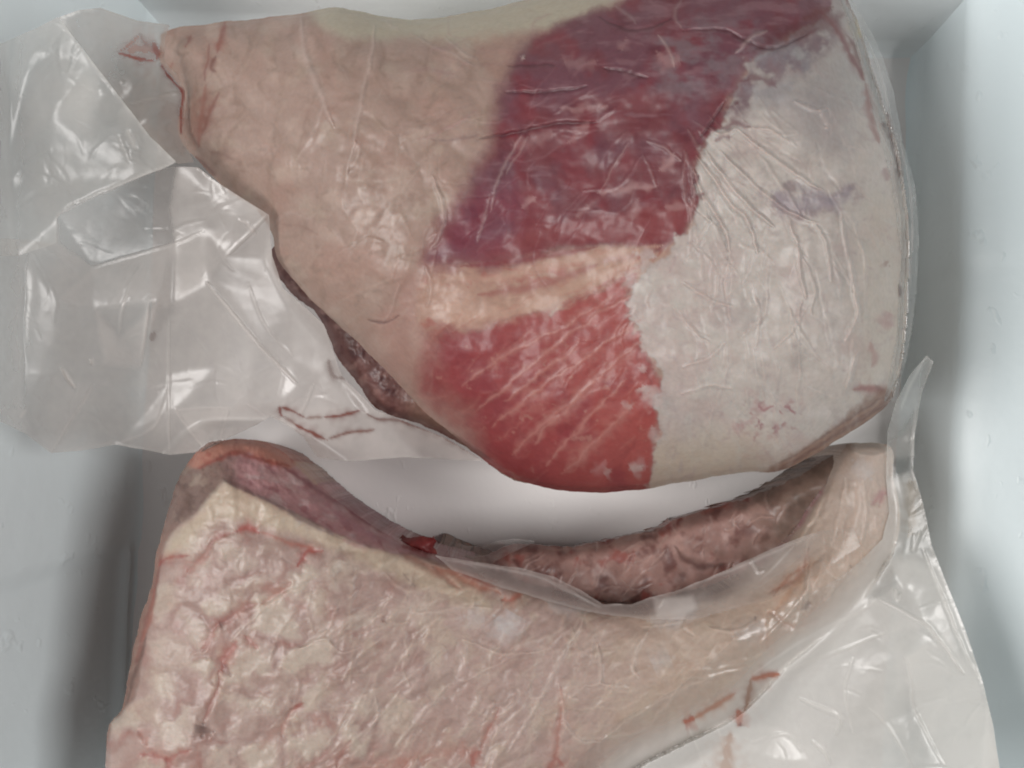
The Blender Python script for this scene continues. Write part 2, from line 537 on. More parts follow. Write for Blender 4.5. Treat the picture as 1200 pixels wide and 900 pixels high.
G.z = 0.056 + 0.070 * (0.28 + 0.72 * sstep(190, 470, U)) * np.sqrt(np.clip(1 - (1 - tt)**2, 0, 1))
G.z += 0.010 * np.exp(-((U - 830) / 190)**2 - ((V - 230) / 190)**2)
G.z += 0.028 * sstep(560, 920, U)
G.z = G.blur(G.z, 9)
edge_drop = sstep(9, 0, d_up)
G.z -= 0.006 * edge_drop**2 * (0.25 + 0.75 * sstep(200, 420, U))
inner = sstep(2, 26, d_up)
G.z += inner * (0.0028 * fbm(U, V, 110, 5, 3) + 0.0012 * fbm(U, V, 45, 15, 3))

# --- colours of the fat
G.c[:] = alb((164, 140, 129))
n_big = fbm(U, V, 120, 40); n_mid = fbm(U, V, 42, 44); n_sm = fbm(U, V, 16, 48)
leftside = sstep(620, 480, U)
G.paint((166, 136, 122), (0.35 + 0.6 * n_big) * sstep(160, 380, V) * leftside)
G.paint((172, 153, 139), 0.7 * sstep(0.1, 0.7, n_mid + 0.3 * n_sm))
wu, wv = U + 10 * n_mid, V + 10 * fbm(U, V, 40, 52)
vr, vc = voronoi(wu, wv, 46, 3)
G.paint((150, 126, 113), 0.6 * sstep(0.22, 0.0, vr) * sstep(-0.2, 0.5, n_big + 0.5 * n_mid + 0.25))
G.paint((186, 165, 153), 0.6 * leftside * sstep(0.2, 0.65, vr) * sstep(-0.4, 0.4, fbm(U, V, 80, 58)))
G.paint((168, 134, 122), 0.45 * leftside * sstep(0.0, 0.6, fbm(U, V, 64, 59)))
G.paint((146, 124, 112), 0.55 * sstep(0.70, 0.95, ridged(wu, wv, 48, 61)))
G.paint((148, 124, 113), 0.5 * sstep(0.25, 0.8, fbm(U, V, 30, 66)) * sstep(420, 250, U))
lob = sstep(0.0, 0.35, vr)
G.z += inner * leftside * 0.0007 * sstep(0.0, 0.6, vr)
# the pale cushion of fat along the top edge
topband = G.poly([(355,8),(420,5),(520,12),(600,-2),(700,-34),(720,-10),(700,12),(640,34),(560,50),(480,44),(400,44)], 9, 6, 30, 7)
G.paint((180, 172, 153), 0.85 * topband)
G.paint((163, 128, 116), 0.5 * G.poly([(548,44),(600,38),(636,38),(612,62),(585,90),(560,70)], 10, 8, 20, 9))
G.paint((165, 126, 116), 0.6 * G.poly([(470,330),(515,300),(540,380),(520,440),(560,500),(590,545),(560,530),(490,470),(440,400)], 18, 14, 30, 12))

# --- right-hand fat cap
P_RF = [(862,100),(880,70),(920,48),(960,28),(985,-4),(1012,30),(1040,120),(1070,220),(1072,350),(1060,440),(1046,470),(990,520),(915,560),(840,562),(764,576),(768,540),(772,500),(764,474),(778,460),(770,436),
        (756,405),(742,380),(736,352),(745,328),(765,308),(790,288),(812,262),(822,232),(816,196),(826,170),(846,150),(850,128)]
m_rf = G.poly(P_RF, 2.6, 0, 34, 23); m_rf = sstep(-4.0, 4.0, G.sdf(P_RF) + 13 * fbm(U, V, 34, 23, 4, 0.6) + 5 * fbm(U, V, 11, 24, 3))
G.paint((187, 178, 171), m_rf)
G.paint((200, 192, 186), m_rf * 0.75 * sstep(0.0, 0.6, fbm(U, V, 44, 71, 5, 0.6)))
G.paint((160, 148, 143), m_rf * 0.6 * sstep(0.1, 0.7, fbm(U * 0.8 + V * 0.3, V * 0.7 - U * 0.5, 30, 72, 5, 0.6)))
G.paint((182, 166, 160), m_rf * 0.8 * sstep(0.0, 0.6, fbm(U, V, 60, 70) + 0.5 * sstep(900, 780, U) * sstep(250, 330, V)))
G.paint((181, 165, 148), m_rf * 0.75 * sstep(480, 545, V + 20 * n_big) * sstep(950, 860, U))
G.paint((184, 174, 161), m_rf * 0.6 * sstep(985, 1035, U + 10 * n_mid) * sstep(190, 260, V))
G.paint((156, 151, 148), m_rf * 0.7 * sstep(0.15, 0.9, 0.6 * fbm(U, V, 70, 74) + 0.9 * sstep(165, 90, V) + 0.15))  # grey film sheen put into the fat colour towards the top
G.paint((178, 172, 164), m_rf * 0.35 * sstep(0.2, 0.7, fbm(U, V, 24, 78)))
G.paint((158, 142, 142), m_rf * 0.35 * sstep(0.74, 0.95, ridged(wu, wv, 36, 80)))

# --- lean bands
P_PUR = [(628,42),(660,27),(720,8),(790,-22),(870,-58),(985,-40),(1000,0),(966,22),(930,40),(890,60),(866,92),(852,126),(846,150),(828,168),(818,192),(824,226),(814,256),(796,280),(768,292),(705,286),(640,296),(580,311),(540,313),
         (505,306),(507,288),(528,246),(556,205),(574,160),(588,112),(604,74)]
P_RED = [(520,392),(560,380),(620,368),(690,345),(742,326),(736,352),(742,380),(758,405),(770,438),(778,460),(765,475),(772,500),(768,542),(764,580),(690,582),(640,577),(590,560),(556,524),(546,492),(500,455),(504,420)]
P_RDG = [(505,304),(580,311),(650,296),(720,286),(775,290),(800,280),(775,305),(745,330),(690,348),(620,372),(560,384),(515,396),(490,370),(494,330)]
# fibre fan: angle and radius about the gathering point of the fibres
FX, FY = 800.0, 262.0
ang = np.arctan2(V - FY, FX - U) + 0.0011 * np.hypot(U - FX, V - FY)
rad = np.hypot(U - FX, V - FY)
fib = fbm(ang * 330 + 22 * n_mid + 8 * n_sm, rad * 0.30, 30, 101, 4, 0.55)
m_pur = G.poly(P_PUR, 1.0, 0, 50, 25); _d = G.sdf(P_PUR) + 9 * fbm(U, V, 40, 25, 5, 0.6); m_pur = sstep(-7 - 13 * sstep(700, 560, U), 8 + 14 * sstep(700, 560, U), _d) * (1 - 0.96 * m_rf)
_d = G.sdf(P_RED) + 11 * fbm(U, V, 40, 27, 5, 0.6) + 13 * fib * sstep(480, 400, V); m_red = sstep(-8 - 18 * sstep(640, 540, U), 9 + 18 * sstep(640, 540, U), _d) * (1 - 0.96 * m_rf)
m_rdg = G.poly(P_RDG, 8, 10, 26, 29) * (1 - m_rf)
# soften the left borders where lean thins out under fat
G.paint((172, 138, 122), m_rdg * 0.85)
G.paint((116, 60, 66), m_pur)
pu = fbm(U, V, 70, 90); pu2 = fbm(U * 0.45 + V * 0.1, V * 1.6, 20, 94)
G.paint((112, 74, 84), m_pur * 0.85 * sstep(-0.2, 0.5, pu + 0.6 * sstep(190, 60, V) - 0.1))
G.paint((124, 52, 60), m_pur * 0.8 * sstep(0.0, 0.6, fbm(U, V, 55, 97) + 0.35 * sstep(150, 260, V)))
G.paint((98, 46, 56), m_pur * 0.6 * sstep(0.1, 0.7, fbm(U, V, 34, 99)))
G.paint((140, 104, 110), m_pur * 0.55 * sstep(0.25, 0.75, pu2 + 0.4 * sstep(160, 60, V) * sstep(650, 800, U)))
G.paint((124, 108, 113), m_pur * 0.75 * sstep(-0.4, 0.4, fbm(U, V * 1.6, 34, 92, 4, 0.6)) * G.poly([(770,40),(830,20),(900,30),(905,60),(860,90),(800,120),(770,100)], 18, 14, 26, 31))  # grey film sheen painted over the upper lean
G.paint((134, 64, 66), m_pur * 0.75 * G.poly([(640,262),(720,250),(815,238),(800,282),(700,288),(560,312),(560,292)], 9, 8, 22, 33))
G.paint((143, 62, 64), m_red)
G.paint((162, 82, 76), m_red * 0.7 * sstep(560, 740, U - 0.2 * (V - 430) + 40 * n_mid))
G.paint((134, 56, 62), m_red * 0.75 * sstep(0.0, 0.6, fbm(U, V, 60, 104) + 0.4 * sstep(620, 540, U)))
G.paint((120, 46, 54), m_red * 0.5 * sstep(0.2, 0.8, fbm(U, V, 30, 108)) * sstep(660, 560, U))
G.paint((178, 122, 113), m_red * 0.4 * sstep(0.1, 0.7, fib) * sstep(0.45, -0.3, fbm(U, V, 70, 110)))
G.paint((124, 52, 54), m_red * 0.45 * sstep(0.2, 0.8, -fib))
G.paint((170, 126, 114), m_red * 0.5 * sstep(0.45, 0.8, fbm(U, V, 12, 114) + 0.35 * fib))
G.paint((158, 92, 84), m_rdg * 0.7 * sstep(0.1, 0.5, fib) )
G.paint((188, 154, 136), m_rdg * 0.6 * sstep(0.1, 0.6, -fib))
G.line([(515,322),(570,328),(640,312),(720,296),(775,288)], 7, (182,148,132), 0.8, 2, 1)
G.line([(520,376),(570,368),(630,352),(700,326),(752,304)], 11, (184,150,133), 0.85, 3, 2)
G.line([(560,345),(630,335),(700,310)], 6, (150,92,86), 0.7, 2, 3)
G.line([(540,312),(600,307),(650,298),(700,290)], 4, (128,50,56), 0.7, 2, 4)
for k, p in enumerate([[(556,482),(620,430),(690,375),(742,345)],[(575,500),(640,450),(700,410),(748,375)],[(600,532),(660,478),(715,430),(752,398)],[(640,545),(690,490),(735,445)],
                       [(540,452),(600,412),(660,384),(720,346)],[(660,556),(700,516),(745,470)],[(590,470),(640,432),(680,400)],[(625,520),(662,480),(700,446)]]):
    G.line(p, 4.5 + 2 * (k % 3), (174,122,114), 0.42, 4, 200 + k, 0.9)
    G.line(p, 1.6, (184,132,122), 0.4, 4, 200 + k, 0.9)
    G.fold(p, 2.2, 0.2, 0.0, 3, 200 + k)
# film sheen painted on the lean as pale specks and bands, some fat flecks too
for k, (p, w, a) in enumerate([([(700,226),(735,222),(772,218)],5,.6),([(612,244),(622,236),(628,232)],5,.6),([(772,200),(785,190),(790,180)],6,.6),([(560,252),(566,262)],4,.45),([(655,128),(690,126),(712,122)],5,.45),
                               ([(690,140),(676,158),(666,166)],6,.45),([(728,60),(735,44)],6,.4),([(770,60),(780,72),(800,70)],8,.5),([(600,170),(650,158)],9,.3),([(640,300),(690,296)],3,.3),([(660,76),(700,72)],8,.35),
                               ([(780,244),(806,242)],5,.5),([(676,255),(690,240)],4,.4),([(748,232),(740,262)],5,.35),([(752,296),(768,302)],6,.6),([(757,462),(768,478)],7,.6),([(738,548),(758,545)],7,.55),
                               ([(690,555),(712,540)],5,.4),([(705,305),(750,300)],4,.5)]):
    G.line(p, w, (176,140,138), a, 3, 300 + k, 0.9)
for k, (p, w, a) in enumerate([([(742,296),(756,304),(770,300)],9,.8),([(730,318),(742,338)],7,.5),([(752,452),(764,462),(776,476)],10,.8),([(762,500),(770,520)],6,.6),([(735,550),(752,546)],7,.6),([(706,556),(716,552)],5,.45),([(760,380),(770,400)],7,.6),([(750,430),(758,436)],5,.5),([(728,470),(742,478)],4,.4)]):
    G.line(p, w, (184,168,163), a, 4, 330 + k, 1.2)
G.paint((112, 84, 92), 0.8 * sstep(-0.6, 0.2, fbm(U, V, 26, 93, 4, 0.6)) * G.poly([(846,132),(862,98),(892,68),(940,44),(978,34),(966,62),(926,88),(890,112),(868,138)], 13, 12, 24, 61))
G.paint((98, 52, 58), 0.7 * G.poly([(890,40),(930,26),(975,14),(985,28),(940,46),(900,58)], 7, 8, 18, 63))
G.paint((143, 127, 128), 0.8 * sstep(-0.5, 0.3, n_sm) * G.poly([(890,226),(925,214),(962,224),(1000,214),(1004,240),(968,252),(925,256),(900,246)], 9, 14, 18, 65))
G.paint((150, 143, 143), 0.55 * G.poly([(900,110),(960,100),(1000,150),(985,180),(930,160)], 22, 14, 30, 67))
for k, p in enumerate([[(846,150),(862,142),(880,150)],[(850,128),(868,120)],[(838,166),(856,160)],[(866,96),(890,92),(910,100)]]):
    G.line(p, 4, (104, 62, 70), 0.65, 4, 336 + k, 1.0)
G.paint((116, 58, 80), m_pur * 0.35 * G.poly([(505,306),(520,262),(560,215),(610,225),(600,290),(560,312)], 16, 12, 26, 69))
rv = ridged(U + 8 * n_sm, V + 8 * n_mid, 26, 79, 3)
G.paint((150, 108, 112), 0.85 * sstep(0.66, 0.9, rv + 0.12 * n_sm) * G.poly([(868,482),(890,468),(930,474),(934,492),(912,508),(882,520),(872,504)], 9, 8, 14, 71))
G.paint((168, 132, 132), 0.5 * sstep(0.0, 0.6, fbm(U, V, 20, 77)) * G.poly([(850,470),(900,456),(950,468),(945,500),(900,530),(860,520)], 16, 10, 20, 73))
# right fat: marks
for k, (p, w, c, a) in enumerate([([(960,12),(982,38),(1000,70),(1014,96)],4.5,(118,70,70),.85),([(1014,96),(1018,130),(1030,168)],5,(138,98,94),.75),([(1012,92),(1004,60),(990,40)],2,(100,50,50),.6),
        ([(940,22),(962,14),(975,10)],7,(104,52,52),.8),([(880,60),(930,48),(960,32)],3,(108,74,78),.7),([(1036,305),(1042,312)],6,(140,110,98),.7),([(1020,400),(1026,420),(1020,430)],4,(160,122,118),.6),
        ([(1000,458),(1020,456),(1042,460)],6,(138,84,82),.8),([(1044,364),(1036,376),(1048,382)],8,(166,136,132),.7),([(1026,452),(1040,470),(1010,490)],5,(116,76,70),.7),([(1034,196),(1040,214)],5,(150,122,120),.7),
        ([(905,225),(930,240),(960,232)],11,(148,138,146),.6),([(950,245),(985,232),(1000,220)],9,(148,138,146),.55),([(930,215),(980,240)],7,(140,132,142),.4),([(880,70),(930,62),(950,85)],14,(132,130,136),.5),
        ([(1006,14),(1008,34),(1004,44)],8,(184,174,146),.8),([(870,100),(900,110),(930,96)],10,(138,134,138),.45)]):
    G.line(p, w, c, a, 2.5, 340 + k, 0.7)
# the browned lower right flank
m_fl = G.poly([(1050,462),(1040,476),(990,514),(915,558),(880,562),(905,546),(950,520),(990,490),(1010,470),(1036,455)], 5, 4, 14, 35)
G.paint((128, 98, 84), 0.85 * m_fl)
for k in range(7):
    o_ = k * 3.5
    G.line([(1040, 462 + o_), (990, 494 + o_), (940, 528 + o_ * .8), (905, 548 + o_ * .6)], 1.6, [(100,66,58),(150,118,100),(112,74,64)][k % 3], 0.7, 2.5, 380 + k)
m_lowedge = sstep(16, 0, d_up) * sstep(560, 620, U) * sstep(900, 780, U) * sstep(480, 540, V)
G.paint((128, 62, 60), 0.5 * m_lowedge * m_red)
# blood on the narrow left tip
RED = (128, 56, 46)
for k, (p, w, c, a) in enumerate([([(264,27),(258,48),(254,62)],4.5,RED,.75),([(252,66),(248,80),(254,84)],4,(104,50,44),.8),([(240,100),(238,126),(234,150),(232,172)],5,(146,88,76),.75),([(256,104),(250,124),(240,146),(235,160)],3.5,(128,72,64),.75),
        ([(246,50),(240,96)],1.8,(120,60,52),.6),([(224,42),(216,56)],2.2,RED,.6),([(187,75),(200,92),(214,110)],2.2,(120,50,42),.85),([(214,110),(213,130),(212,158)],2.4,(124,62,54),.75),([(228,110),(226,168)],8,(156,112,98),.6),
        ([(246,178),(262,180),(272,186)],5,(122,92,84),.6),([(228,182),(236,190),(252,206)],3.5,(104,66,60),.75),([(276,198),(290,202)],4,(138,112,100),.5),([(206,36),(196,42)],4,(150,110,96),.6),([(202,74),(198,86)],2,(140,80,66),.6),
        ([(348,180),(356,150),(366,120)],3,(142,116,104),.5),([(330,262),(352,264),(372,276)],3,(138,110,100),.5),([(450,130),(440,150),(420,160)],6,(150,128,114),.4),([(560,158),(530,165),(505,162)],2.5,(120,96,92),.6)]):
    G.line(p, w * 2.4, c, a * 0.32, 3.0, 400 + k, 0.9)
    G.line(p, w * 0.72, c, a * 0.75, 2.5, 400 + k, 0.7)

# --- film folds on the upper piece
FOLDS = [([(352,20),(360,70),(376,112),(390,148)],3.5,.9,.5),([(380,122),(364,160),(348,186)],2.2,.5,.3),([(440,26),(436,60),(428,95),(420,140),(414,170),(404,212)],2.4,.7,.45),([(416,165),(420,180),(404,205)],3,.6,.3),
         ([(506,205),(516,230),(520,256),(514,280),(504,292)],2.4,.8,.45),([(612,158),(598,182),(584,210),(574,248)],1.8,.5,.4),([(618,160),(606,182),(592,205)],1.4,.4,.35),([(575,225),(566,262),(560,285)],1.5,.4,.35),
         ([(736,168),(722,190),(704,222)],1.6,.4,.3),([(758,164),(778,173),(798,188)],1.8,.4,.3),([(754,180),(765,205),(770,222)],1.4,.3,.15),
         ([(590,108),(640,109),(690,101)],2.2,-.8,0),([(594,78),(640,76),(652,78)],2.2,-.6,0),([(560,163),(605,156),(650,146),(700,143)],2.4,-.9,0),([(706,80),(730,84),(760,92)],2.6,-.9,0),([(520,43),(540,60),(560,72)],1.8,.5,.3),
         ([(610,66),(615,68)],2.5,.9,.9),([(480,40),(520,60),(555,76)],1.6,.5,.3),([(450,22),(460,30),(470,34)],1.8,.5,.4),([(318,265),(340,250),(360,256),(372,248)],2,.4,.2),([(395,300),(410,290),(430,280),(450,284)],2,.5,.2),
         ([(500,360),(505,340),(498,310)],2.2,.6,.4),([(468,332),(460,360),(448,380)],1.8,.5,.3),([(405,310),(412,290),(420,270)],1.8,.4,.25),([(430,375),(450,378),(468,370)],2,-.5,0),
         ([(816,182),(834,206),(856,238),(876,258),(888,300)],2.6,.9,.35),([(826,176),(850,210),(880,244),(908,268)],2.4,.8,.35),([(842,176),(880,212),(920,246),(958,262)],2.2,.7,.35),([(862,150),(905,184),(948,214),(966,224)],2.2,.7,.35),
         ([(812,196),(826,232),(846,262),(856,296)],2.2,.8,.3),([(870,150),(900,152),(925,168)],1.8,.4,.3),([(925,262),(936,292),(938,320),(945,350)],2.2,.7,.3),([(955,258),(968,290),(974,330)],1.8,.6,.25),([(985,250),(992,290),(1000,330),(1008,372)],2.2,.8,.3),
         ([(1000,260),(1012,300),(1015,345)],1.6,.5,.25),([(940,352),(930,385),(905,410)],1.8,.4,.2),([(1000,330),(1005,370),(990,400)],2,.7,.3),([(1006,408),(996,440),(990,455)],2.2,.7,.5),([(940,300),(955,335),(950,370)],1.6,.4,.2),
         ([(800,330),(830,350),(860,360)],2,.4,.25),([(790,360),(815,390),(832,402)],2,.5,.3),([(860,455),(830,452),(800,462)],1.8,.4,.3),([(800,430),(830,420),(850,400)],2,.4,.2),([(855,300),(850,340),(858,380)],2,.4,.2),
         ([(880,330),(890,370),(885,410)],1.8,.4,.2),([(1022,90),(1030,140),(1046,190)],2.0,.8,.4),([(1005,50),(1014,90),(1024,120)],2.4,.9,.4),([(820,160),(836,140),(850,118)],2,-.7,0),([(800,36),(850,36),(900,58),(950,40)],2.4,-.8,0),
         ([(860,62),(885,42),(900,36)],2,.7,.5),([(930,118),(955,130),(970,128)],2.2,.6,.4),([(962,128),(970,145),(966,150)],3,.6,.5),([(770,40),(785,60),(790,80)],2,.6,.5),([(830,150),(846,158),(862,150)],2.5,.7,.3),
         ([(720,6),(740,20),(745,28)],2,.5,.3),([(700,20),(745,36),(790,22)],2,-.6,0),([(800,0),(790,18),(800,34)],2,.5,.3)]
for k, (p, w, a, pl) in enumerate(FOLDS):
    G.fold(p, w * 1.2, a * (1.7 if p[0][0] > 790 else 1.1), pl * 0.55, 2.0, 500 + k, (196, 182, 176))
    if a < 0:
        G.line(p, w * 0.9, (74, 40, 46), 0.55, 2.0, 500 + k, 0.8)  # shade of the pressed-in creases painted as dark lines
rs = np.random.RandomState(4)
def crinkles(g, n, box_, angf, lo_, hi_, wlo, whi, amp, pale, seed, c=(200, 188, 180)):
    for k in range(n):
        u, v = rs.uniform(box_[0], box_[2]), rs.uniform(box_[1], box_[3])
        a = angf(u, v) + rs.normal(0, 0.30)
        Ln = rs.uniform(lo_, hi_)
        b = a + rs.normal(0, 0.5)
        p = [(u, v), (u + Ln * .5 * math.cos(a), v + Ln * .5 * math.sin(a)), (u + Ln * .5 * (math.cos(a) + math.cos(b)), v + Ln * .5 * (math.sin(a) + math.sin(b)))]
        g.fold(p, rs.uniform(wlo, whi), amp * rs.uniform(.3, 1) * (1 if rs.rand() < .65 else -.8), pale * rs.uniform(.2, 1), 2.5, seed + k, c)
crinkles(G, 120, (220, 20, 520, 460), lambda u, v: 1.9, 30, 100, 1.4, 2.8, .3, .12, 600, (186, 170, 156))
crinkles(G, 70, (520, 0, 800, 300), lambda u, v: 2.9 - 0.004 * (v - 60), 25, 90, 1.2, 2.4, .35, .25, 760, (156, 118, 122))
crinkles(G, 60, (520, 330, 770, 570), lambda u, v: 2.5, 14, 50, 1.2, 2.2, .25, .25, 860, (176, 124, 114))
crinkles(G, 150, (790, 100, 1040, 540), lambda u, v: 1.05 + 0.002 * (v - 180), 30, 120, 1.6, 3.2, .55, .18, 960, (190, 182, 176))
G.z += inner * (0.00008 * fbm(U, V, 14, 130, 3) + 0.00015 * m_red * fib)

reg = np.zeros(G.shape, int)
reg[(m_rf > 0.5)] = 3
reg[(m_pur > 0.5) & (m_rf <= 0.5)] = 1
reg[(m_red > 0.5) & (m_rf <= 0.5)] = 2
grid_mesh(G, d_up, (reg, {0: 'fat_cap', 3: 'fat_cap', 1: 'lean_muscle', 2: 'lean_muscle'}), up, M_MEAT, 'meat_side',
          labels={0: 'pale tan fat cap tapering to the bloodied tip', 3: 'grey white wrinkled fat cap', 1: 'dark purple lean band', 2: 'red lean with pale fibre streaks'})
UPZ = np.where(d_up > -1, G.z, -1.0)
GU = G

# dark lean showing under the lower left edge
g = Grid(300, 270, 680, 600, 1.25)
U, V = g.U, g.V
d = g.sdf([(318,292),(321,318),(330,330),(345,348),(368,364),(384,392),(396,420),(420,450),(436,474),(458,486),(500,500),(540,520),(575,545),(610,565),(660,560),(560,470),(470,390),(390,320),(340,280)]) + 1.5 * fbm(U, V, 14, 3)
tt = np.clip(d / 26, 0, 1)
g.z = g.blur(0.018 + 0.024 * np.sqrt(np.clip(1 - (1 - tt)**2, 0, 1)), 3)
g.z += 0.0012 * fbm(U, V, 22, 6) + 0.0005 * fbm(U, V, 8, 8)
g.c[:] = alb((112, 76, 72))
g.paint((142, 108, 102), sstep(0.1, 0.6, fbm(U, V, 16, 12)))
g.paint((84, 46, 46), sstep(0.05, 0.6, fbm(U, V, 20, 16)))
g.paint((152, 122, 106), 0.8 * sstep(460, 520, U + 12 * fbm(U, V, 30, 5)))
g.line([(330,335),(336,344),(342,346)], 4, (96,40,38), .8)
g.line([(470,490),(520,508),(560,535),(600,560)], 2.2, (116,60,52), .8, 2)
g.line([(500,496),(560,526),(620,562)], 2.2, (130,84,72), .7, 2)
crinkles(g, 40, (320, 310, 600, 540), lambda u, v: 0.9, 10, 30, 1.2, 2.0, .6, .4, 1200, (160, 132, 126))
grid_mesh(g, d, (np.zeros(g.shape, int), {0: 'lean_flank'}), up, M_MEAT, 'meat_side')

# ------------------------------------------------------------------ lower piece of meat
lowp = empty('packed_meat', unproj(560, 760, FLOOR), 'long bowed vacuum packed beef slab with lumpy fat face and blood veins', 'packed meat', 'bagged cuts of beef')
G = Grid(90, 495, 1090, 1010, 1.25)
U, V = G.U, G.V
OUT_LO = [(275,514),(245,519),(222,540),(206,568),(196,600),(189,628),(182,655),(177,690),(166,720),(156,760),(149,800),(142,832),(128,850),(124,880),(126,930),(135,1020),(560,1030),(680,960),(738,908),(792,878),(856,846),(894,814),
          (922,784),(958,754),(990,727),(1014,700),(1036,668),(1050,640),(1055,600),(1047,560),(1044,524),(1010,519),(992,522),(978,545),(968,565),(950,592),(928,628),(890,664),(850,690),(800,703),(760,714),(700,711),(660,700),(600,684),(560,666),
          (510,652),(478,640),(440,618),(400,590),(372,566),(345,540),(312,519)]
d_lo = G.sdf(OUT_LO) + 1.6 * fbm(U, V, 22, 2) * sstep(520, 380, U) + 0.8 * fbm(U, V, 16, 4)
tt = np.clip(d_lo / 120, 0, 1)
G.z = 0.070 + 0.030 * np.sqrt(np.clip(1 - (1 - tt)**2, 0, 1))
# face edge: fat plane ends here, membrane and side fall away beyond it
FACE = [(262,564),(228,602),(205,618),(192,642),(185,668),(180,700),(172,740),(164,780),(158,815),(140,838),(128,860),(120,1040),(700,1040),(1100,760),(1100,480),(985,510),(968,565),(928,628),(850,690),(760,714),(700,711),(600,684),(520,658),(480,650),(440,642),(400,628),(350,603),(300,580)]
d_fc = G.sdf(FACE) + 2.0 * fbm(U, V, 20, 6)
m_fc = sstep(-3, 3, d_fc)
fall = np.clip(-d_fc, 0, 80)
G.z -= np.where(d_fc < 0, 0.004 * (1 - np.exp(-fall / 6)) + np.where(U > 230, 0.00028, 0.00055) * fall, 0)
G.z -= 0.016 * sstep(780, 1000, U) * sstep(780, 640, V)
G.z = G.blur(G.z, 3.5)
G.z -= 0.004 * sstep(10, 0, d_lo)**2
inner = sstep(2, 20, d_lo)
G.z += inner * (0.0030 * fbm(U, V, 130, 5, 3) + 0.0014 * fbm(U, V, 40, 15, 3))
G.c[:] = alb((174, 151, 143))
n_big = fbm(U, V, 120, 240); n_mid = fbm(U, V, 42, 244); n_sm = fbm(U, V, 16, 248)
G.paint((162, 133, 124), 0.8 * sstep(-0.1, 0.6, n_big + 0.3 * n_mid))
G.paint((182, 164, 149), 0.75 * sstep(0.05, 0.6, n_mid + 0.3 * n_sm))
wu, wv = U + 20 * n_mid + 5 * n_sm, V + 20 * fbm(U, V, 42, 252) + 5 * fbm(U, V, 15, 253)
vr, vc = voronoi(wu, wv * 1.15 + 0.25 * wu, 56, 8)
lside = sstep(560, 380, U + 40 * n_big)
G.z += inner * m_fc * (0.0005 * sstep(0, 0.8, vr) * lside)
G.paint((152, 122, 114), 0.5 * sstep(0.16, 0.0, vr) * sstep(-0.5, 0.4, fbm(U, V, 70, 258)) * (0.25 + 0.75 * lside))
G.paint((186, 172, 158), 0.45 * sstep(0.3, 0.6, vr) * lside)
vr2, _ = voronoi(wu * 0.8 + 0.6 * wv, wv * 1.3, 24, 9)
G.z += inner * m_fc * 0.00012 * sstep(0, 0.6, vr2)
G.paint((154, 130, 120), 0.40 * sstep(0.2, 0.0, vr2) * sstep(750, 560, U))
G.paint((184, 166, 150), 0.75 * sstep(620, 820, U + 30 * n_mid))
G.paint((172, 148, 132), 0.6 * sstep(0.0, 0.6, fbm(U, V, 60, 255)) * sstep(620, 760, U))
G.paint((186, 170, 160), 0.6 * sstep(660, 590, V) * sstep(930, 1000, U))
ra = math.radians(-42)
rs_, rt_ = U * math.cos(ra) + V * math.sin(ra), -U * math.sin(ra) + V * math.cos(ra)
rip = fbm(rs_ / 3.2, rt_ + 8 * n_mid, 17, 280, 3, 0.55)
mid = sstep(330, 420, U) * sstep(760, 640, U)
G.z += inner * m_fc * mid * 0.0008 * rip
G.paint((150, 127, 118), 0.6 * mid * sstep(0.0, 0.6, -rip))
G.paint((182, 166, 154), 0.5 * mid * sstep(0.1, 0.6, rip))
lobn = fbm(wu, wv, 46, 284, 2, 0.45)
G.z += inner * m_fc * lside * 0.0008 * lobn
G.paint((184, 168, 155), 0.5 * lside * sstep(-0.1, 0.8, lobn))
G.paint((152, 126, 118), 0.4 * lside * sstep(-0.1, 0.8, -lobn))
G.paint((188, 174, 161), 0.6 * lside * sstep(0.2, 0.75, vr))
G.paint((147, 120, 112), 0.55 * lside * (1 - sstep(0.0, 0.38, vr)) * sstep(-0.5, 0.3, fbm(U, V, 60, 259)))
G.paint((156, 106, 97), 0.5 * lside * sstep(-0.1, 0.7, fbm(U, V, 46, 288)) * (1 - sstep(0.0, 0.35, vr)))
# pale ledge of fat along the membrane
G.paint((186, 170, 150), 0.75 * G.poly([(262,566),(305,584),(360,608),(420,634),(500,660),(560,690),(575,715),(520,700),(450,670),(380,640),(330,622),(280,610),(240,618),(205,650),(192,645),(225,608)], 8, 6, 20, 41))
# membrane and cut end above the fat
m_mem = (1 - m_fc) * (V < 665) * (U > 180)
m_mem = m_mem * sstep(225, 250, U + 0.35 * (560 - V) * 0)
top = (1 - m_fc)
G.paint((128, 104, 96), top)
G.paint((148, 128, 116), top * 0.7 * sstep(0.1, 0.6, fbm(U, V, 18, 260)))
G.paint((92, 70, 64), top * 0.6 * sstep(0.15, 0.6, fbm(U, V, 13, 264)))
G.paint((176, 134, 135), m_mem * sstep(255, 285, U + 12 * n_mid))
G.paint((192, 168, 166), m_mem * 0.8 * sstep(0.0, 0.5, fbm(U * 0.6 + V * 0.5, V * 1.3 - U * 0.9, 22, 268)) * sstep(270, 300, U))
G.paint((146, 90, 96), m_mem * 0.7 * sstep(0.15, 0.6, fbm(U * 0.6 + V * 0.5, V * 1.3 - U * 0.9, 20, 272)) * sstep(270, 300, U))
crest = G.poly([(275,510),(240,516),(218,542),(232,548),(258,536),(290,532),(318,545),(345,548),(350,538),(312,516)], 4, 4, 12, 43)
G.paint((176, 122, 106), crest * 0.9)
G.paint((150, 82, 72), crest * 0.6 * sstep(0.1, 0.6, fbm(U, V, 12, 276)))
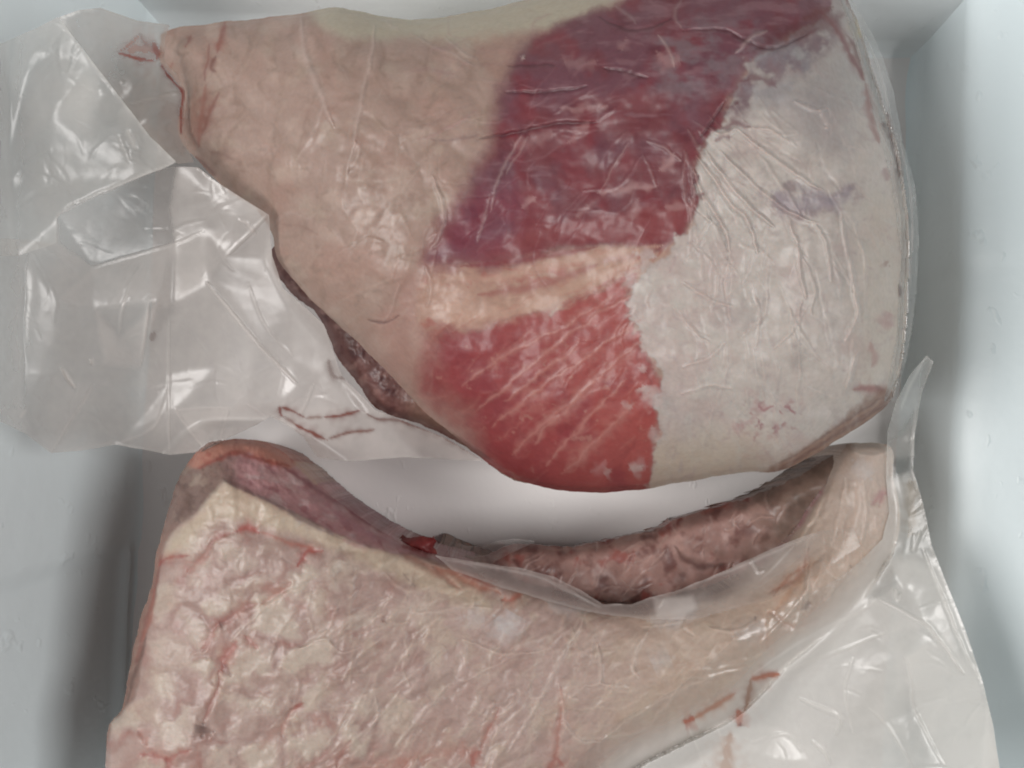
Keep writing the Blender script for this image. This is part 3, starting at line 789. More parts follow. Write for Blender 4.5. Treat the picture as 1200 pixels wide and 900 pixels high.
for k, (p, w, c, a) in enumerate([([(232,548),(255,538),(280,530),(310,540),(340,546)],3.5,(140,66,58),.8),([(262,560),(280,570),(300,582)],3,(110,84,80),.7),([(300,578),(330,596),(360,612),(400,632)],3.5,(128,108,106),.7),([(330,545),(360,566),(400,592),(450,626)],4,(120,62,70),.8),
        ([(350,570),(380,592),(420,618),(470,642)],7,(158,116,122),.7),([(300,552),(340,570),(390,600)],5,(166,136,134),.6),([(400,632),(430,640),(465,644)],4,(168,134,132),.6),([(210,570),(222,585),(205,610)],5,(104,80,72),.6),([(236,556),(222,572)],4,(168,150,136),.6),
        ([(470,640),(500,645),(512,636)],5,(122,44,44),.9),([(345,540),(356,552),(372,568)],3,(180,160,140),.7)]):
    G.line(p, w, c, a, 2.5, 1300 + k, 0.7)
# left side of the slab
sl_ = top * sstep(230, 205, U) * sstep(600, 640, V)
G.paint((140, 108, 96), sl_ * 0.8)
G.line([(190,650),(180,700),(168,740),(158,790)], 3, (120,60,50), .6, 2, 3)
G.line([(182,690),(172,740),(160,780)], 2.5, (150,92,78), .7, 2, 6)
G.line([(172,745),(158,790),(148,826)], 3, (84,62,54), .7, 2, 5)
# blood between the lobes
BL = (148, 72, 62)
for k, (p, w, c, a) in enumerate([([(184,664),(196,656),(220,650)],3.4,(146,66,56),.85),([(244,642),(258,630),(276,624)],3,(140,70,60),.75),([(276,622),(290,620),(303,624)],5,(158,66,58),.85),([(303,624),(340,636),(372,642)],2.4,(160,100,86),.7),([(348,664),(356,652),(362,646),(378,645)],4,(154,66,58),.85),
        ([(220,672),(236,655),(248,640)],4,(160,110,98),.7),([(342,682),(322,698),(306,708)],3.5,(166,114,100),.7),([(302,708),(282,714),(262,728),(252,736)],5,(146,92,84),.75),([(254,732),(246,748),(236,764)],5,(156,100,90),.75),([(256,733),(262,729)],5,(104,70,66),.8),
        ([(278,752),(266,770),(258,786)],6,(156,84,74),.8),([(258,786),(254,810),(246,830),(238,846)],3.2,(140,78,68),.75),([(286,745),(296,755),(304,760)],4,(160,96,86),.7),([(262,778),(270,792)],3,(120,80,76),.7),([(270,728),(290,705)],6,(170,126,114),.5),
        ([(238,848),(236,862)],12,(76,54,50),.95),([(226,862),(252,856)],6,(120,94,88),.6),([(258,560),(262,600),(232,640)],4,(172,148,132),.3),([(164,884),(180,884),(194,890),(206,884),(224,880)],5,(150,78,68),.8),([(196,886),(200,902),(196,920)],5,(146,74,66),.8),
        ([(162,855),(172,872)],4,(164,112,100),.6),([(330,865),(336,840),(355,826)],3,(166,110,98),.6),([(340,832),(356,824)],2.2,(150,72,62),.7),([(300,880),(330,850)],5,(168,132,120),.5),([(395,900),(400,884),(412,866)],3.5,(150,96,86),.6),
        ([(470,905),(478,890)],4,(156,86,76),.7),([(552,900),(556,886),(564,880)],6,(158,84,72),.8),([(564,880),(570,862),(582,838),(586,828)],3,(162,104,90),.7),([(640,905),(650,890),(662,898)],5,(158,88,76),.75),([(650,890),(654,860),(658,830),(656,806)],4,(166,112,98),.7),
        ([(488,890),(520,882),(548,878)],8,(168,124,112),.6),([(400,905),(450,896),(500,886)],8,(168,120,108),.55),([(505,664),(530,672),(552,684),(586,696)],5,(170,112,92),.85),([(520,664),(548,674),(580,690)],2.2,(146,84,70),.7),([(588,702),(602,702),(612,698)],4,(176,98,78),.85),
        ([(470,650),(500,664),(540,690)],4,(170,118,104),.6),([(448,728),(456,722)],4,(140,110,102),.7),([(430,700),(440,690)],4,(160,130,120),.5),([(472,672),(484,684),(486,690)],2.4,(120,104,100),.7),([(880,796),(900,792),(930,782)],3,(168,118,98),.6),
        ([(960,652),(946,668),(930,690),(905,720)],5,(186,146,120),.7),([(948,640),(938,672),(900,695)],3,(166,112,92),.6),([(940,715),(950,706)],4,(122,104,98),.7),([(884,722),(884,726)],3,(96,82,84),.9),([(997,662),(998,664)],2.5,(70,64,66),.9),
        ([(1020,590),(1034,580),(1030,592)],3.5,(164,118,120),.7),([(1030,575),(1042,582)],4,(170,126,128),.6),([(980,770),(940,790),(890,800)],3,(182,158,138),.5),([(806,846),(840,826),(870,806)],2.6,(172,120,100),.7),([(900,716),(930,735),(960,726)],3,(178,140,122),.6),
        ([(904,770),(896,740),(900,716)],4,(184,150,130),.6)]):
    G.line(p, w * 2.4, c, a * 0.32, 3.0, 1400 + k, 0.9)
    G.line(p, w * 0.72, c, a * 0.75, 3.0, 1400 + k, 0.8)
    if w > 2.9 and a > .55 and U is not None:
        G.fold(p, w * 1.2, -0.7, 0, 3.0, 1400 + k)
# milky patches: the film's sheen painted into the fat colour
for k, (p, w, a) in enumerate([([(580,720),(592,735),(604,716)],15,.55),([(545,722),(570,725)],11,.3),([(780,705),(800,716),(816,700)],11,.75),([(760,728),(800,730)],10,.4),([(640,705),(690,718)],9,.4),([(905,560),(1010,560)],4,.1),([(760,780),(790,770)],14,.3),
                               ([(1000,540),(1020,560)],12,.4),([(860,745),(900,735)],12,.3)]):
    G.line(p, w, (190,188,188), a, 3, 1500 + k, 0.5)
FOLDS = [([(690,712),(678,740),(660,765),(640,805),(618,845),(594,882)],2.6,.9,.5),([(700,755),(704,780),(702,800),(688,805)],2.4,.9,.45),([(702,800),(720,805),(738,806)],2.2,.7,.45),([(688,803),(676,812),(668,818),(680,822)],2.4,.7,.4),([(760,740),(746,760),(742,780),(748,795)],2.4,.8,.45),
         ([(655,802),(660,830),(662,850),(680,868),(704,870)],2.2,.8,.4),([(680,868),(740,860),(762,850)],1.8,.6,.4),([(762,850),(780,828),(800,800)],1.8,.6,.35),([(525,802),(505,826),(484,850),(462,876)],2.2,.7,.45),([(440,815),(442,840),(428,862)],2.0,.6,.4),([(580,822),(566,846)],2.2,.6,.4),
         ([(480,718),(505,718),(540,712),(580,712)],1.8,.5,.35),([(540,748),(580,764),(610,766),(640,762)],2.2,.7,.35),([(600,770),(570,786),(540,800)],1.8,.5,.3),([(520,760),(490,785),(460,810)],2,.5,.25),([(450,745),(420,770),(400,800)],2,.5,.25),([(610,830),(590,850),(575,870)],1.8,.5,.35),
         ([(620,818),(640,816)],1.8,.5,.35),([(400,730),(430,712),(455,700)],2,.5,.25),([(420,742),(450,735),(480,728)],2,.5,.2),([(350,760),(380,750),(400,765),(425,758)],2,.6,.25),([(420,690),(405,706),(380,720)],2.2,.6,.2),([(330,780),(350,800),(345,825)],2,.5,.2),
         ([(470,808),(440,845),(400,880)],2.2,.6,.35),([(805,715),(800,735),(812,745)],2.2,-.8,0),([(830,735),(860,740),(885,728)],2,.6,.3),([(990,560),(984,600),(975,640)],2.4,.7,.25),([(1010,560),(1016,600),(1008,640)],2.2,.7,.25),([(1040,560),(1052,590),(1050,625)],2.4,.8,.4),
         ([(975,560),(960,600),(935,640)],2.6,-.9,0),([(1000,530),(1020,534),(1040,530)],2.2,.7,.4),([(890,755),(940,700),(950,660)],2.4,.9,.35),([(900,775),(930,740),(940,700)],2,.7,.3),([(945,640),(946,690),(940,720)],2,.7,.35),([(700,870),(760,830),(820,800),(880,780)],2.2,.7,.3)]
for k, (p, w, a, pl) in enumerate(FOLDS):
    G.fold(p, w * 1.1, a * 0.9, pl * 0.55, 2.0, 1600 + k, (205, 194, 184))
crinkles(G, 150, (340, 660, 760, 900), lambda u, v: 2.3, 30, 110, 1.5, 3.0, .35, .28, 1700, (192, 176, 162))
crinkles(G, 80, (700, 700, 960, 860), lambda u, v: 2.6, 25, 90, 1.4, 2.6, .35, .25, 1900, (196, 182, 168))
crinkles(G, 60, (160, 600, 360, 900), lambda u, v: 2.4, 14, 36, 1.8, 3, .3, .15, 2000, (190, 174, 162))
crinkles(G, 50, (940, 530, 1050, 700), lambda u, v: 1.8, 16, 50, 1.6, 3, .5, .3, 2100, (200, 184, 174))
G.z += inner * 0.00008 * fbm(U, V, 14, 330, 3)
G.z += top * 0.0010 * fbm(U, V, 12, 334, 3)
reg = np.zeros(G.shape, int)
reg[(d_fc < 0) & (U < 560)] = 1
reg[(d_fc < 0) & (U < 235) & (V > 555)] = 2
reg[crest > 0.5] = 3
grid_mesh(G, d_lo, (reg, {0: 'fat_face', 1: 'membrane', 2: 'cut_side', 3: 'cut_end'}), lowp, M_MEAT, 'meat_side')
LOZ = np.where(d_lo > -1, G.z, -1.0)
GL = G

# the hollow inner flank behind the rim
g = Grid(440, 500, 1040, 760, 1.25)
U, V = g.U, g.V
d = g.sdf([(530,655),(540,652),(566,652),(590,642),(612,637),(660,641),(700,636),(735,628),(770,620),(795,608),(840,594),(872,584),(905,572),(940,556),(965,540),(1000,520),(1010,560),(980,620),(900,690),(800,728),(700,726),(600,705),(500,668)]) + 2.0 * fbm(U, V, 12, 3)
rimd = np.clip(-GL.at(d_lo, U, V, -200.0), 0, 90)
tt = np.clip(d / 30, 0, 1)
g.z = 0.020 + 0.022 * np.sqrt(np.clip(1 - (1 - tt)**2, 0, 1)) + 0.012 * sstep(840, 980, U)
g.z = g.blur(g.z, 4)
g.z += 0.0036 * fbm(U, V, 46, 6, 2) + 0.0008 * ridged(U, V, 40, 8, 2)
g.c[:] = alb((152, 118, 110))
g.paint((172, 138, 129), 0.85 * sstep(-0.1, 0.6, fbm(U, V, 34, 12)))
g.paint((104, 64, 60), 0.8 * sstep(0.0, 0.55, fbm(U, V, 26, 16)))
g.paint((142, 70, 62), 0.7 * sstep(0.25, 0.6, fbm(U, V, 30, 20)) * sstep(900, 820, U))
g.paint((124, 106, 94), 0.8 * sstep(850, 940, U + 20 * fbm(U, V, 30, 5)))
g.paint((92, 76, 66), 0.6 * sstep(0.0, 0.6, fbm(U, V, 28, 22)) * sstep(820, 900, U))
g.paint((150, 132, 120), 0.7 * sstep(578, 556, U))
for k, (p, w, c, a) in enumerate([([(780,618),(792,612),(800,606)],5,(110,46,42),.8),([(860,585),(872,580),(878,590)],5,(120,56,48),.8),([(600,655),(618,672),(640,676)],4,(92,56,52),.7),([(790,640),(805,658),(830,664),(850,660)],4,(92,58,52),.8),
                                  ([(700,640),(720,632)],5,(120,62,56),.7),([(820,600),(850,590)],5,(140,78,68),.7),([(640,645),(700,640),(760,625)],3,(176,146,134),.5),([(575,650),(600,642),(620,640)],3,(120,70,64),.6)]):
    g.line(p, w, c, a, 3, 2200 + k, 0.8)
crinkles(g, 110, (560, 560, 980, 710), lambda u, v: 2.3, 14, 50, 1.3, 2.4, .9, .5, 2300, (176, 150, 142))
grid_mesh(g, d, (np.zeros(g.shape, int), {0: 'lean_flank'}), lowp, M_MEAT, 'meat_side')
FLZ = np.where(d > -1, g.z, -1.0)
GF = g

g2 = Grid(450, 610, 540, 670, 1.25)
d = g2.sdf([(464,634),(484,629),(506,630),(512,634),(508,641),(514,652),(500,656),(480,648)]) + 1.2 * fbm(g2.U, g2.V, 10, 3)
g2.z = g2.blur(0.052 + 0.010 * np.sqrt(np.clip(d / 12, 0, 1)), 2) + 0.0012 * fbm(g2.U, g2.V, 12, 5)
g2.c[:] = alb((124, 44, 44))
g2.paint((150, 70, 64), sstep(0.1, 0.6, fbm(g2.U, g2.V, 12, 9)))
grid_mesh(g2, d, (np.zeros(g2.shape, int), {0: 'blood_clot'}), lowp, M_MEAT, 'clot_side', inset=0.25, floor=0.040)

# ------------------------------------------------------------------ loose bag film
def tented(g, z, d, slope=0.00035):
    m = (d > 1.5).astype(float)
    w = g.blur(m, 14)
    e = g.blur(z * m, 14) / np.maximum(w, 1e-4)
    return np.where(d > 1.5, z, np.where(w > 1e-3, e - slope * np.maximum(-d, 0) - 0.000014 * np.maximum(-d, 0)**2, -1.0))
TU, TL = tented(GU, GU.z, d_up), tented(GL, GL.z, d_lo)

def film(name, parent, outline, pts, milk, tint=(205, 204, 200), stains=(), dark=(), creases=(), step=2.0, clear=0.0011, crumple=0.0012, seed=0, rag=0.5, soft=2.4, over=True, flat=0.5, fine=0):
    o = np.array(outline, float)
    g = Grid(o[:, 0].min() - 4, o[:, 1].min() - 4, o[:, 0].max() + 4, o[:, 1].max() + 4, step)
    U, V = g.U, g.V
    d = g.sdf(outline, False) + rag * fbm(U, V, 30, seed + 3)
    P = [Vector((p[0], p[1])) for p in pts]
    Z = [p[2] for p in pts]
    bb = [(o[:, 0].min() - 60, o[:, 1].min() - 60), (o[:, 0].max() + 60, o[:, 1].min() - 60), (o[:, 0].max() + 60, o[:, 1].max() + 60), (o[:, 0].min() - 60, o[:, 1].max() + 60)]
    for b in bb:
        k = min(range(len(pts)), key=lambda i: (pts[i][0] - b[0])**2 + (pts[i][1] - b[1])**2)
        P.append(Vector(b)); Z.append(pts[k][2])
    vs, es, fs, ov, oe, of = delaunay_2d_cdt(P, [], [], 0, 1e-4)
    Zv = [Z[ov[i][0]] for i in range(len(vs))]
    z = np.zeros(g.shape)
    for f in fs:
        a, b, c = [np.array(vs[i]) for i in f]
        den = (b[1] - c[1]) * (a[0] - c[0]) + (c[0] - b[0]) * (a[1] - c[1])
        if abs(den) < 1e-9:
            continue
        l1 = ((b[1] - c[1]) * (U - c[0]) + (c[0] - b[0]) * (V - c[1])) / den
        l2 = ((c[1] - a[1]) * (U - c[0]) + (a[0] - c[0]) * (V - c[1])) / den
        l3 = 1 - l1 - l2
        ok = (l1 > -1e-6) & (l2 > -1e-6) & (l3 > -1e-6)
        z = np.where(ok, l1 * Zv[f[0]] + l2 * Zv[f[1]] + l3 * Zv[f[2]], z)
    z = g.blur(z, soft * step)
    z = flat * g.blur(z, 26) + (1 - flat) * z
    # crumpling: many small planes
    vr, vc = voronoi(U + 14 * fbm(U, V, 60, seed), V + 14 * fbm(U, V, 60, seed + 9), 46, seed)
    tiltx, tilty = np.sin(vc * 40), np.cos(vc * 57)
    pl = tiltx * noise(U, V, 90, seed + 1) + tilty * noise(V, U, 90, seed + 2)
    z = z + 0.6 * crumple * g.blur(pl, 4) + 0.4 * crumple * (ridged(U, V, 60, seed + 5) - 0.5)
    g.z = z
    for k, (p, w, a) in enumerate(creases):
        g.fold(p, w, a, 0, 1.0, seed + k)
    r_ = np.random.RandomState(seed)
    for k in range(fine):                                # fine crinkles in sheaves
        u, v = r_.uniform(o[:, 0].min(), o[:, 0].max()), r_.uniform(o[:, 1].min(), o[:, 1].max())
        a = 3.0 * fbm(np.array([u]), np.array([v]), 110, seed + 19)[0] + r_.normal(0, 0.25)
        Ln = r_.uniform(12, 70)
        g.fold([(u, v), (u + Ln * .5 * math.cos(a), v + Ln * .5 * math.sin(a)), (u + Ln * math.cos(a + .15), v + Ln * math.sin(a + .15))], r_.uniform(1.2, 2.4), r_.choice([-1, 1]) * r_.uniform(.08, .38), 0, 2.0, seed + k)
    z = g.z
    z0 = z.copy()
    z = np.maximum(z, g.blur(wall_min_z(U, V), 3) + 0.002 + 0.004 * np.clip(fbm(U, V, 50, seed + 7), -0.4, 1))
    if over:
        for GG, zz in ((GU, TU), (GL, TL), (GF, FLZ)):
            z = np.maximum(z, GG.at(zz, U, V, -1.0) + clear)
    ch = g.blur((z > z0 + 1e-5).astype(float), 5)        # ease the film over the lines where it lifts on to something
    ch = np.clip(4 * ch * (1 - ch), 0, 1)
    z = z * (1 - ch) + g.blur(z, 4) * ch
    for GG, zz in ((GU, UPZ), (GL, LOZ), (GF, FLZ)):
        z = np.maximum(z, GG.at(zz, U, V, -1.0) + clear * 0.6)
    g.z = np.maximum(z, FLOOR + 0.003)
    g.c[:] = alb(tint)
    mk = np.full(g.shape, milk) + 0.10 * fbm(U, V, 60, seed + 11) + 0.05 * fbm(U, V, 18, seed + 13)
    mk = mk + 0.05 * sstep(4, 0, d)                      # the doubled hem
    for poly, a, s in dark:                              # layers of film, and the tones and highlights of its facets, as milkiness
        mk = mk + a * g.poly(poly, s, 2, 20, seed + 17, smooth=False)
    mk = mk * (0.25 + 0.75 * sstep(-10, 80, U))
    for GG, dd in ((GU, d_up), (GL, d_lo)):
        mk = mk * (1 - 0.90 * sstep(6, 46, GG.at(dd, U, V, -99.0)))
    for k, (p, w, a) in enumerate(creases):
        r = g.stroke(p, w * 1.1, 1.0, seed + k)
        if r:
            mk[r[0]] += 0.25 * abs(a) * r[1]
    for k, (p, w, c, a) in enumerate(stains):
        h_ = g.stroke(p, w * 2.6, 2.0, seed + 40 + k, True, 0.9)
        if h_:
            g.c[h_[0]] += (alb(c) - g.c[h_[0]]) * np.clip(h_[1] * 0.45, 0, 1)[..., None]
        w = w * 0.8
        r = g.stroke(p, w, 1.2, seed + 40 + k, True, 0.8)
        if r:
            sl, prof = r[0], r[1]
            g.c[sl] += (alb(c) - g.c[sl]) * np.clip(prof * 1.6, 0, 1)[..., None]
            mk[sl] = np.maximum(mk[sl], a * np.clip(prof * 1.3, 0, 1))
    mk = np.clip(mk, 0.03, 0.92)
    grid_mesh(g, d, (np.zeros(g.shape, int), {0: name}), parent, M_FILM, None, attrs={'milk': mk})

# -- upper bag: back sheet round the tip, mouth of the bag against the left wall, lower skirt
film('bag_film', up, [(68,20),(92,12),(118,9),(160,24),(200,29),(193,45),(193,72),(207,87),(217,106),(217,128),(213,150),(220,174),(228,190),(208,192),(176,160),(145,120),(108,72)],
     [(68,20,.135),(118,9,.125),(190,26,.085),(137,62,.10),(187,40,.075),(187,73,.078),(145,120,.10),(207,192,.085),(240,120,.06),(262,20,.05),(240,192,.06),(170,140,.082),(160,100,.10)],
     0.40, (222,208,198), [([(150,58),(172,58),(186,60)],10,(206,150,130),.6),([(196,120),(206,150),(214,180)],14,(206,184,172),.5),([(137,62),(152,52),(164,40)],2.4,(190,120,98),.6),([(136,62),(160,68),(184,73)],2.4,(168,76,58),.9),([(180,50),(184,64),(182,72)],5,(168,84,66),.8),([(164,40),(170,50),(184,52)],3,(170,110,92),.55),
      ([(186,74),(202,94),(214,110),(212,140),(212,156)],2.0,(150,66,54),.9)],
     [([(150,125),(205,110),(212,185),(200,186)],.06,6)], [([(144,100),(142,94)],1.6,.8),([(212,75),(207,84)],1.4,.6),([(150,122),(210,108)],1.6,.5)], seed=3)
film('bag_film', up, [(68,20),(108,72),(145,120),(176,160),(207,190),(190,198),(165,207),(120,226),(75,246),(66,256),(66,285),(20,300),(-30,300),(-30,120),(-20,60),(40,34)],
     [(68,20,.14),(108,72,.128),(145,120,.116),(207,190,.098),(165,207,.10),(75,246,.115),(20,300,.13),(4,200,.15),(40,60,.15),(60,140,.128),(100,170,.118),(120,110,.13),(150,165,.105),(90,210,.122),(45,225,.135)],
     0.54, (247,244,239), [], [([(110,130),(150,140),(170,190),(120,185)],-.10,14),([(50,95),(110,95),(120,150),(60,150)],.12,18)],
     [([(207,190),(170,204),(120,225),(75,245)],2.0,.9),([(68,20),(108,72),(145,120),(176,160),(207,190)],1.8,.7),([(150,150),(160,175)],3,.8),([(140,160),(152,190)],3,.6)], seed=13, fine=110)
film('bag_film', up, [(66,250),(120,226),(165,206),(200,195),(232,196),(252,212),(290,236),(315,252),(319,300),(332,338),(380,380),(400,440),(440,480),(520,512),(566,540),(470,536),(410,541),(372,536),(356,512),(340,500),(318,488),(304,496),(270,512),(238,529),(200,533),
              (168,527),(136,521),(96,528),(60,531),(30,508),(-30,480),(-30,280),(20,280),(66,285)],
     [(66,252,.105),(165,206,.095),(207,192,.092),(205,285,.068),(110,313,.092),(68,352,.115),(40,320,.125),(240,270,.078),(280,258,.088),(300,275,.080),(313,250,.088),(319,300,.062),(265,300,.076),(242,330,.086),(300,400,.066),(350,452,.056),
      (200,360,.070),(198,440,.050),(198,532,.030),(185,355,.090),(140,395,.070),(110,362,.098),(165,430,.058),(122,426,.080),(110,450,.072),(195,455,.052),(136,521,.040),(60,531,.085),(60,440,.110),(20,470,.120),(205,480,.058),(240,527,.028),(270,478,.050),(290,474,.054),
      (255,512,.032),(312,488,.040),(327,475,.052),(358,488,.044),(383,514,.034),(440,492,.040),(420,480,.052),(370,440,.050),(380,425,.052),(372,536,.024),(470,536,.026),(566,540,.028),(340,360,.058),(300,345,.070),(340,420,.048),(250,430,.055),(30,410,.120)],
     0.46, (247,240,235),
     [([(327,475),(329,484),(332,488)],2.6,(140,60,48),.9),([(328,476),(342,482),(358,489)],2.2,(144,74,60),.85),([(344,496),(364,507),(384,515)],2.6,(146,76,62),.9),([(380,489),(400,487),(422,480)],2.4,(146,78,64),.85),([(358,489),(380,489)],1.4,(168,130,116),.6),
      ([(422,480),(440,490),(470,494),(520,512),(560,536)],1.8,(140,92,80),.7),([(384,514),(410,507),(440,503)],1.8,(152,100,86),.75),([(332,488),(346,497)],1.6,(160,120,108),.5),([(384,422),(392,440),(405,445)],3,(150,120,112),.5),([(180,390),(176,400)],4,(180,160,152),.5)],
     [([(66,252),(165,206),(207,192),(200,240),(205,285),(110,313),(70,285)],-.26,3),([(205,285),(240,270),(300,275),(265,300),(242,330),(200,360),(185,355),(110,362),(68,352),(110,313)],.10,4),([(198,362),(242,330),(300,400),(350,452),(330,470),(200,478)],-.04,4),
      ([(340,500),(330,478),(420,478),(520,512),(470,538),(372,538)],.10,5),([(112,362),(140,396),(186,355),(164,430),(122,426)],.22,5),([(206,482),(270,478),(240,526)],.16,3),([(110,450),(196,456),(136,521),(62,530)],-.05,4)],  # strongest patch: the flap's highlight painted in as haze
     [([(242,330),(270,364),(300,400),(350,452)],2.0,1.6),([(313,252),(290,276),(265,300)],2.0,1.2),([(110,313),(160,298),(205,285),(240,270)],1.6,.8),([(198,370),(198,440),(198,532)],1.5,.8),([(60,530),(85,490),(110,450)],1.8,.8),([(136,521),(180,500),(198,455)],1.6,.6),
      ([(205,480),(225,508),(240,527)],1.6,.8),([(205,480),(240,478),(270,478)],1.4,.7),([(280,258),(290,262),(300,275)],1.8,1.2),([(70,430),(80,445),(88,455)],2.4,1.6),([(106,420),(108,428)],2.2,1.6),([(30,480),(24,490)],2,.8),([(232,196),(240,200),(252,210)],2.0,1.6),
      ([(268,480),(258,514)],1.4,.7),([(290,474),(300,480),(312,488)],1.4,.7),([(368,450),(360,470),(352,486)],1.6,.8),([(290,330),(310,380),(345,420)],1.5,.5),([(175,350),(170,395),(164,430)],1.8,1.0),([(140,395),(142,370),(150,345)],1.8,.7)],
     step=1.6, seed=23, crumple=0.0010, fine=200)
# the narrow hem that stands off the right edge of the upper piece
film('bag_hem', up, [(992,-10),(1006,12),(1022,40),(1036,72),(1048,110),(1058,165),(1072,214),(1077,280),(1074,340),(1068,390),(1061,425),(1050,470),(1036,470),(1050,400),(1056,300),(1044,210),(1020,120),(1002,50),(985,0)],
     [(992,-10,.095),(1006,12,.085),(1036,72,.080),(1048,110,.078),(1058,165,.076),(1072,214,.074),(1077,280,.072),(1074,340,.072),(1068,390,.070),(1050,470,.066),(1036,470,.07),(1050,400,.086),(1056,300,.09),(1044,210,.09),(1020,120,.09),(1002,50,.09),(1060,240,.078),(1066,320,.084)],
     0.09, (234,226,222), [([(1040,130),(1046,170),(1056,210)],2.4,(150,116,112),.5),([(1052,330),(1056,350)],4,(140,110,108),.5)], [],
     [([(1008,30),(1030,80),(1042,130),(1054,180)],1.6,1.0),([(1020,70),(1026,120),(1046,170),(1062,230)],1.6,.9),([(1050,150),(1066,220),(1070,300)],1.6,.9),([(1046,200),(1060,260),(1062,330)],1.4,.8),([(1070,260),(1066,330),(1060,400)],1.4,.8),([(1016,50),(1020,75)],1.6,.8)],
     step=1.5, seed=43, crumple=0.0006, rag=1.0)

# -- lower bag: standing lip along the rim, mouth of the bag on the right
film('bag_lip', lowp, [(508,650),(560,659),(612,666),(650,676),(682,692),(706,708),(740,708),(762,700),(800,690),(850,668),(900,645),(950,625),(1000,617),(1008,640),(960,672),(900,704),(850,716),(815,726),(760,726),(700,719),(640,704),(580,686),(530,668)],
     [(508,650,.088),(560,659,.080),(612,666,.078),(650,676,.080),(682,692,.086),(706,708,.094),(740,708,.092),(762,700,.090),(780,699,.094),(800,690,.084),(815,700,.096),(850,668,.080),(900,645,.078),(950,625,.082),(1000,617,.086),(960,672,.094),(900,704,.098),(815,726,.102),(760,726,.104),(700,719,.102),(640,704,.10),(580,686,.10),(530,668,.098)],
     0.30, (240,232,227), [([(905,700),(925,676),(948,660)],3,(176,128,108),.5)], [([(765,700),(812,697),(816,712),(800,726),(770,722)],.34,4),([(860,690),(910,648),(960,640),(900,690)],.10,8)],  # white sheen on the lip painted in as milkier film
     [([(520,655),(600,668),(650,682),(700,710)],1.6,.8),([(640,680),(690,704),(706,712)],1.5,.7),([(706,710),(760,700),(850,670),(950,628)],1.6,.9),([(880,655),(888,670),(896,668)],2.2,1.4),([(780,700),(772,712)],1.8,1.0),([(930,640),(890,680)],1.5,.7)], step=1.5, seed=53, crumple=0.0008, rag=1.0)
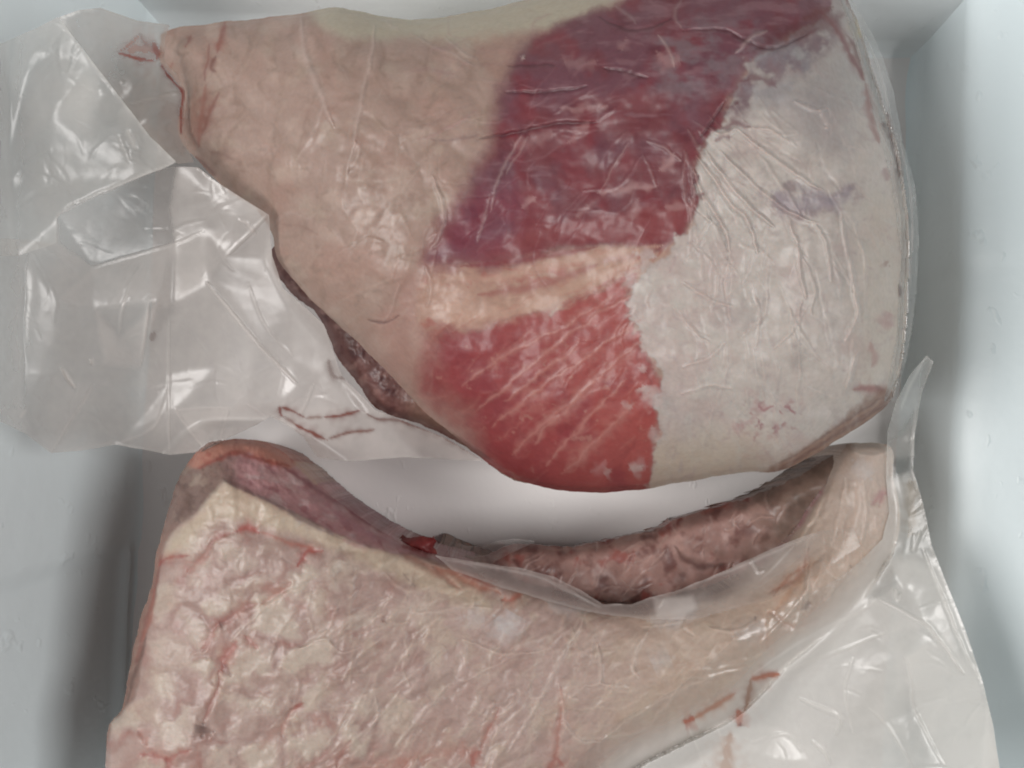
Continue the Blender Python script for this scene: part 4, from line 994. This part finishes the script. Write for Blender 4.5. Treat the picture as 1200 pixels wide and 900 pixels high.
film('bag_film', lowp, [(1040,505),(1050,470),(1066,440),(1086,416),(1094,424),(1080,460),(1072,510),(1070,550),(1082,590),(1092,640),(1112,690),(1134,745),(1152,800),(1164,850),(1172,905),(1176,990),(640,990),(668,900),(725,846),(795,806),(838,770),(868,742),(912,712),(952,694),(985,676),(1012,654),(1034,632),(1042,600),(1038,560)],
     [(1040,505,.07),(1050,470,.075),(1086,416,.085),(1072,510,.07),(1070,550,.068),(1082,590,.07),(1050,560,.06),(1055,620,.062),(1092,640,.075),(1112,690,.08),(1028,700,.078),(1083,732,.072),(1060,690,.055),(1095,745,.076),(1130,790,.085),(1040,665,.055),(1015,703,.07),(960,735,.08),(900,780,.085),(880,792,.088),
      (985,750,.070),(930,820,.064),(985,842,.072),(976,905,.050),(845,836,.082),(912,852,.056),(960,900,.060),(1062,770,.064),(1070,830,.054),(1110,905,.070),(1030,800,.068),(1010,860,.056),(1164,850,.10),(1172,980,.10),(1040,970,.05),(870,970,.055),(760,905,.07),(800,875,.066),(868,880,.075),(700,950,.08),(760,975,.06),(930,950,.052)],
     0.72, (249,246,241),
     [([(880,796),(898,792),(914,790)],3.2,(206,140,116),.5),([(800,846),(808,844),(814,840)],4.2,(206,112,90),.6),([(812,842),(840,826),(862,812)],3.0,(214,168,146),.45),([(864,832),(867,842),(864,850)],4.5,(212,142,120),.65),([(868,846),(868,852)],1.8,(150,72,56),.8),
      ([(856,860),(850,890),(846,930)],7,(220,196,182),.5),([(880,796),(876,820),(872,834)],3,(186,150,132),.55),([(1066,560),(1070,600),(1064,630)],6,(206,190,170),.35)],
     [([(1060,770),(1110,740),(1150,800),(1172,905),(1110,905),(1072,830)],.20,6),([(1015,702),(1045,664),(1054,682),(1032,700)],-.20,3),([(880,790),(960,738),(1028,700),(1083,732),(1000,760),(930,800)],.10,6),([(860,850),(912,852),(960,905),(840,960),(760,960),(770,905)],.16,6),
      ([(1030,505),(1055,440),(1090,410),(1100,425),(1085,470),(1076,510),(1074,550),(1040,560)],-.50,10),([(1040,540),(1075,540),(1092,600),(1100,660),(1050,650)],-.34,14)],
     [([(1028,700),(1056,716),(1083,732),(1096,746),(1130,792)],2.2,1.6),([(880,792),(920,764),(960,740),(1010,715),(1030,700)],1.8,.9),([(890,795),(950,775),(1000,756),(1040,740)],1.6,.7),([(936,818),(962,830),(984,842),(978,862)],2.6,1.4),([(950,868),(968,884),(972,896)],2.4,1.4),([(1080,640),(1100,690),(1120,740),(1148,800)],1.8,.9),
      ([(1086,416),(1070,445),(1056,480)],1.8,.9),([(1074,470),(1068,540),(1076,580)],1.6,.7),([(1072,625),(1070,645),(1078,622)],1.8,1.0),([(1048,690),(1052,702),(1056,694)],2.2,1.6),([(1060,770),(1068,800),(1072,832),(1110,905)],1.8,.7),([(880,870),(920,860),(940,880)],1.8,.6),([(990,730),(960,760),(930,775)],1.8,.6),
      ([(1000,770),(990,810),(1000,860)],2,.6),([(840,850),(860,900)],1.8,.6),([(806,850),(830,905)],1.6,.7),([(1100,640),(1125,700),(1145,760)],1.6,.7),([(1018,830),(1040,850),(1070,900)],1.8,.5)],
     step=1.6, seed=63, crumple=0.0014, fine=200)
# clear film edge stretched over the floor behind the rim
film('bag_edge', lowp, [(524,640),(530,633),(548,640),(566,640),(584,634),(604,631),(630,634),(606,645),(584,656),(560,668),(530,656)],
     [(452,622,.05),(520,632,.045),(566,640,.042),(590,630,.046),(640,632,.046),(700,636,.046),(640,650,.05),(560,668,.06),(470,645,.06)], 0.10, (236,230,226), [], [], [([(530,633),(548,640),(566,640),(590,632),(628,633)],1.3,.5)], step=1.5, seed=73, crumple=0.0005, rag=0.6)
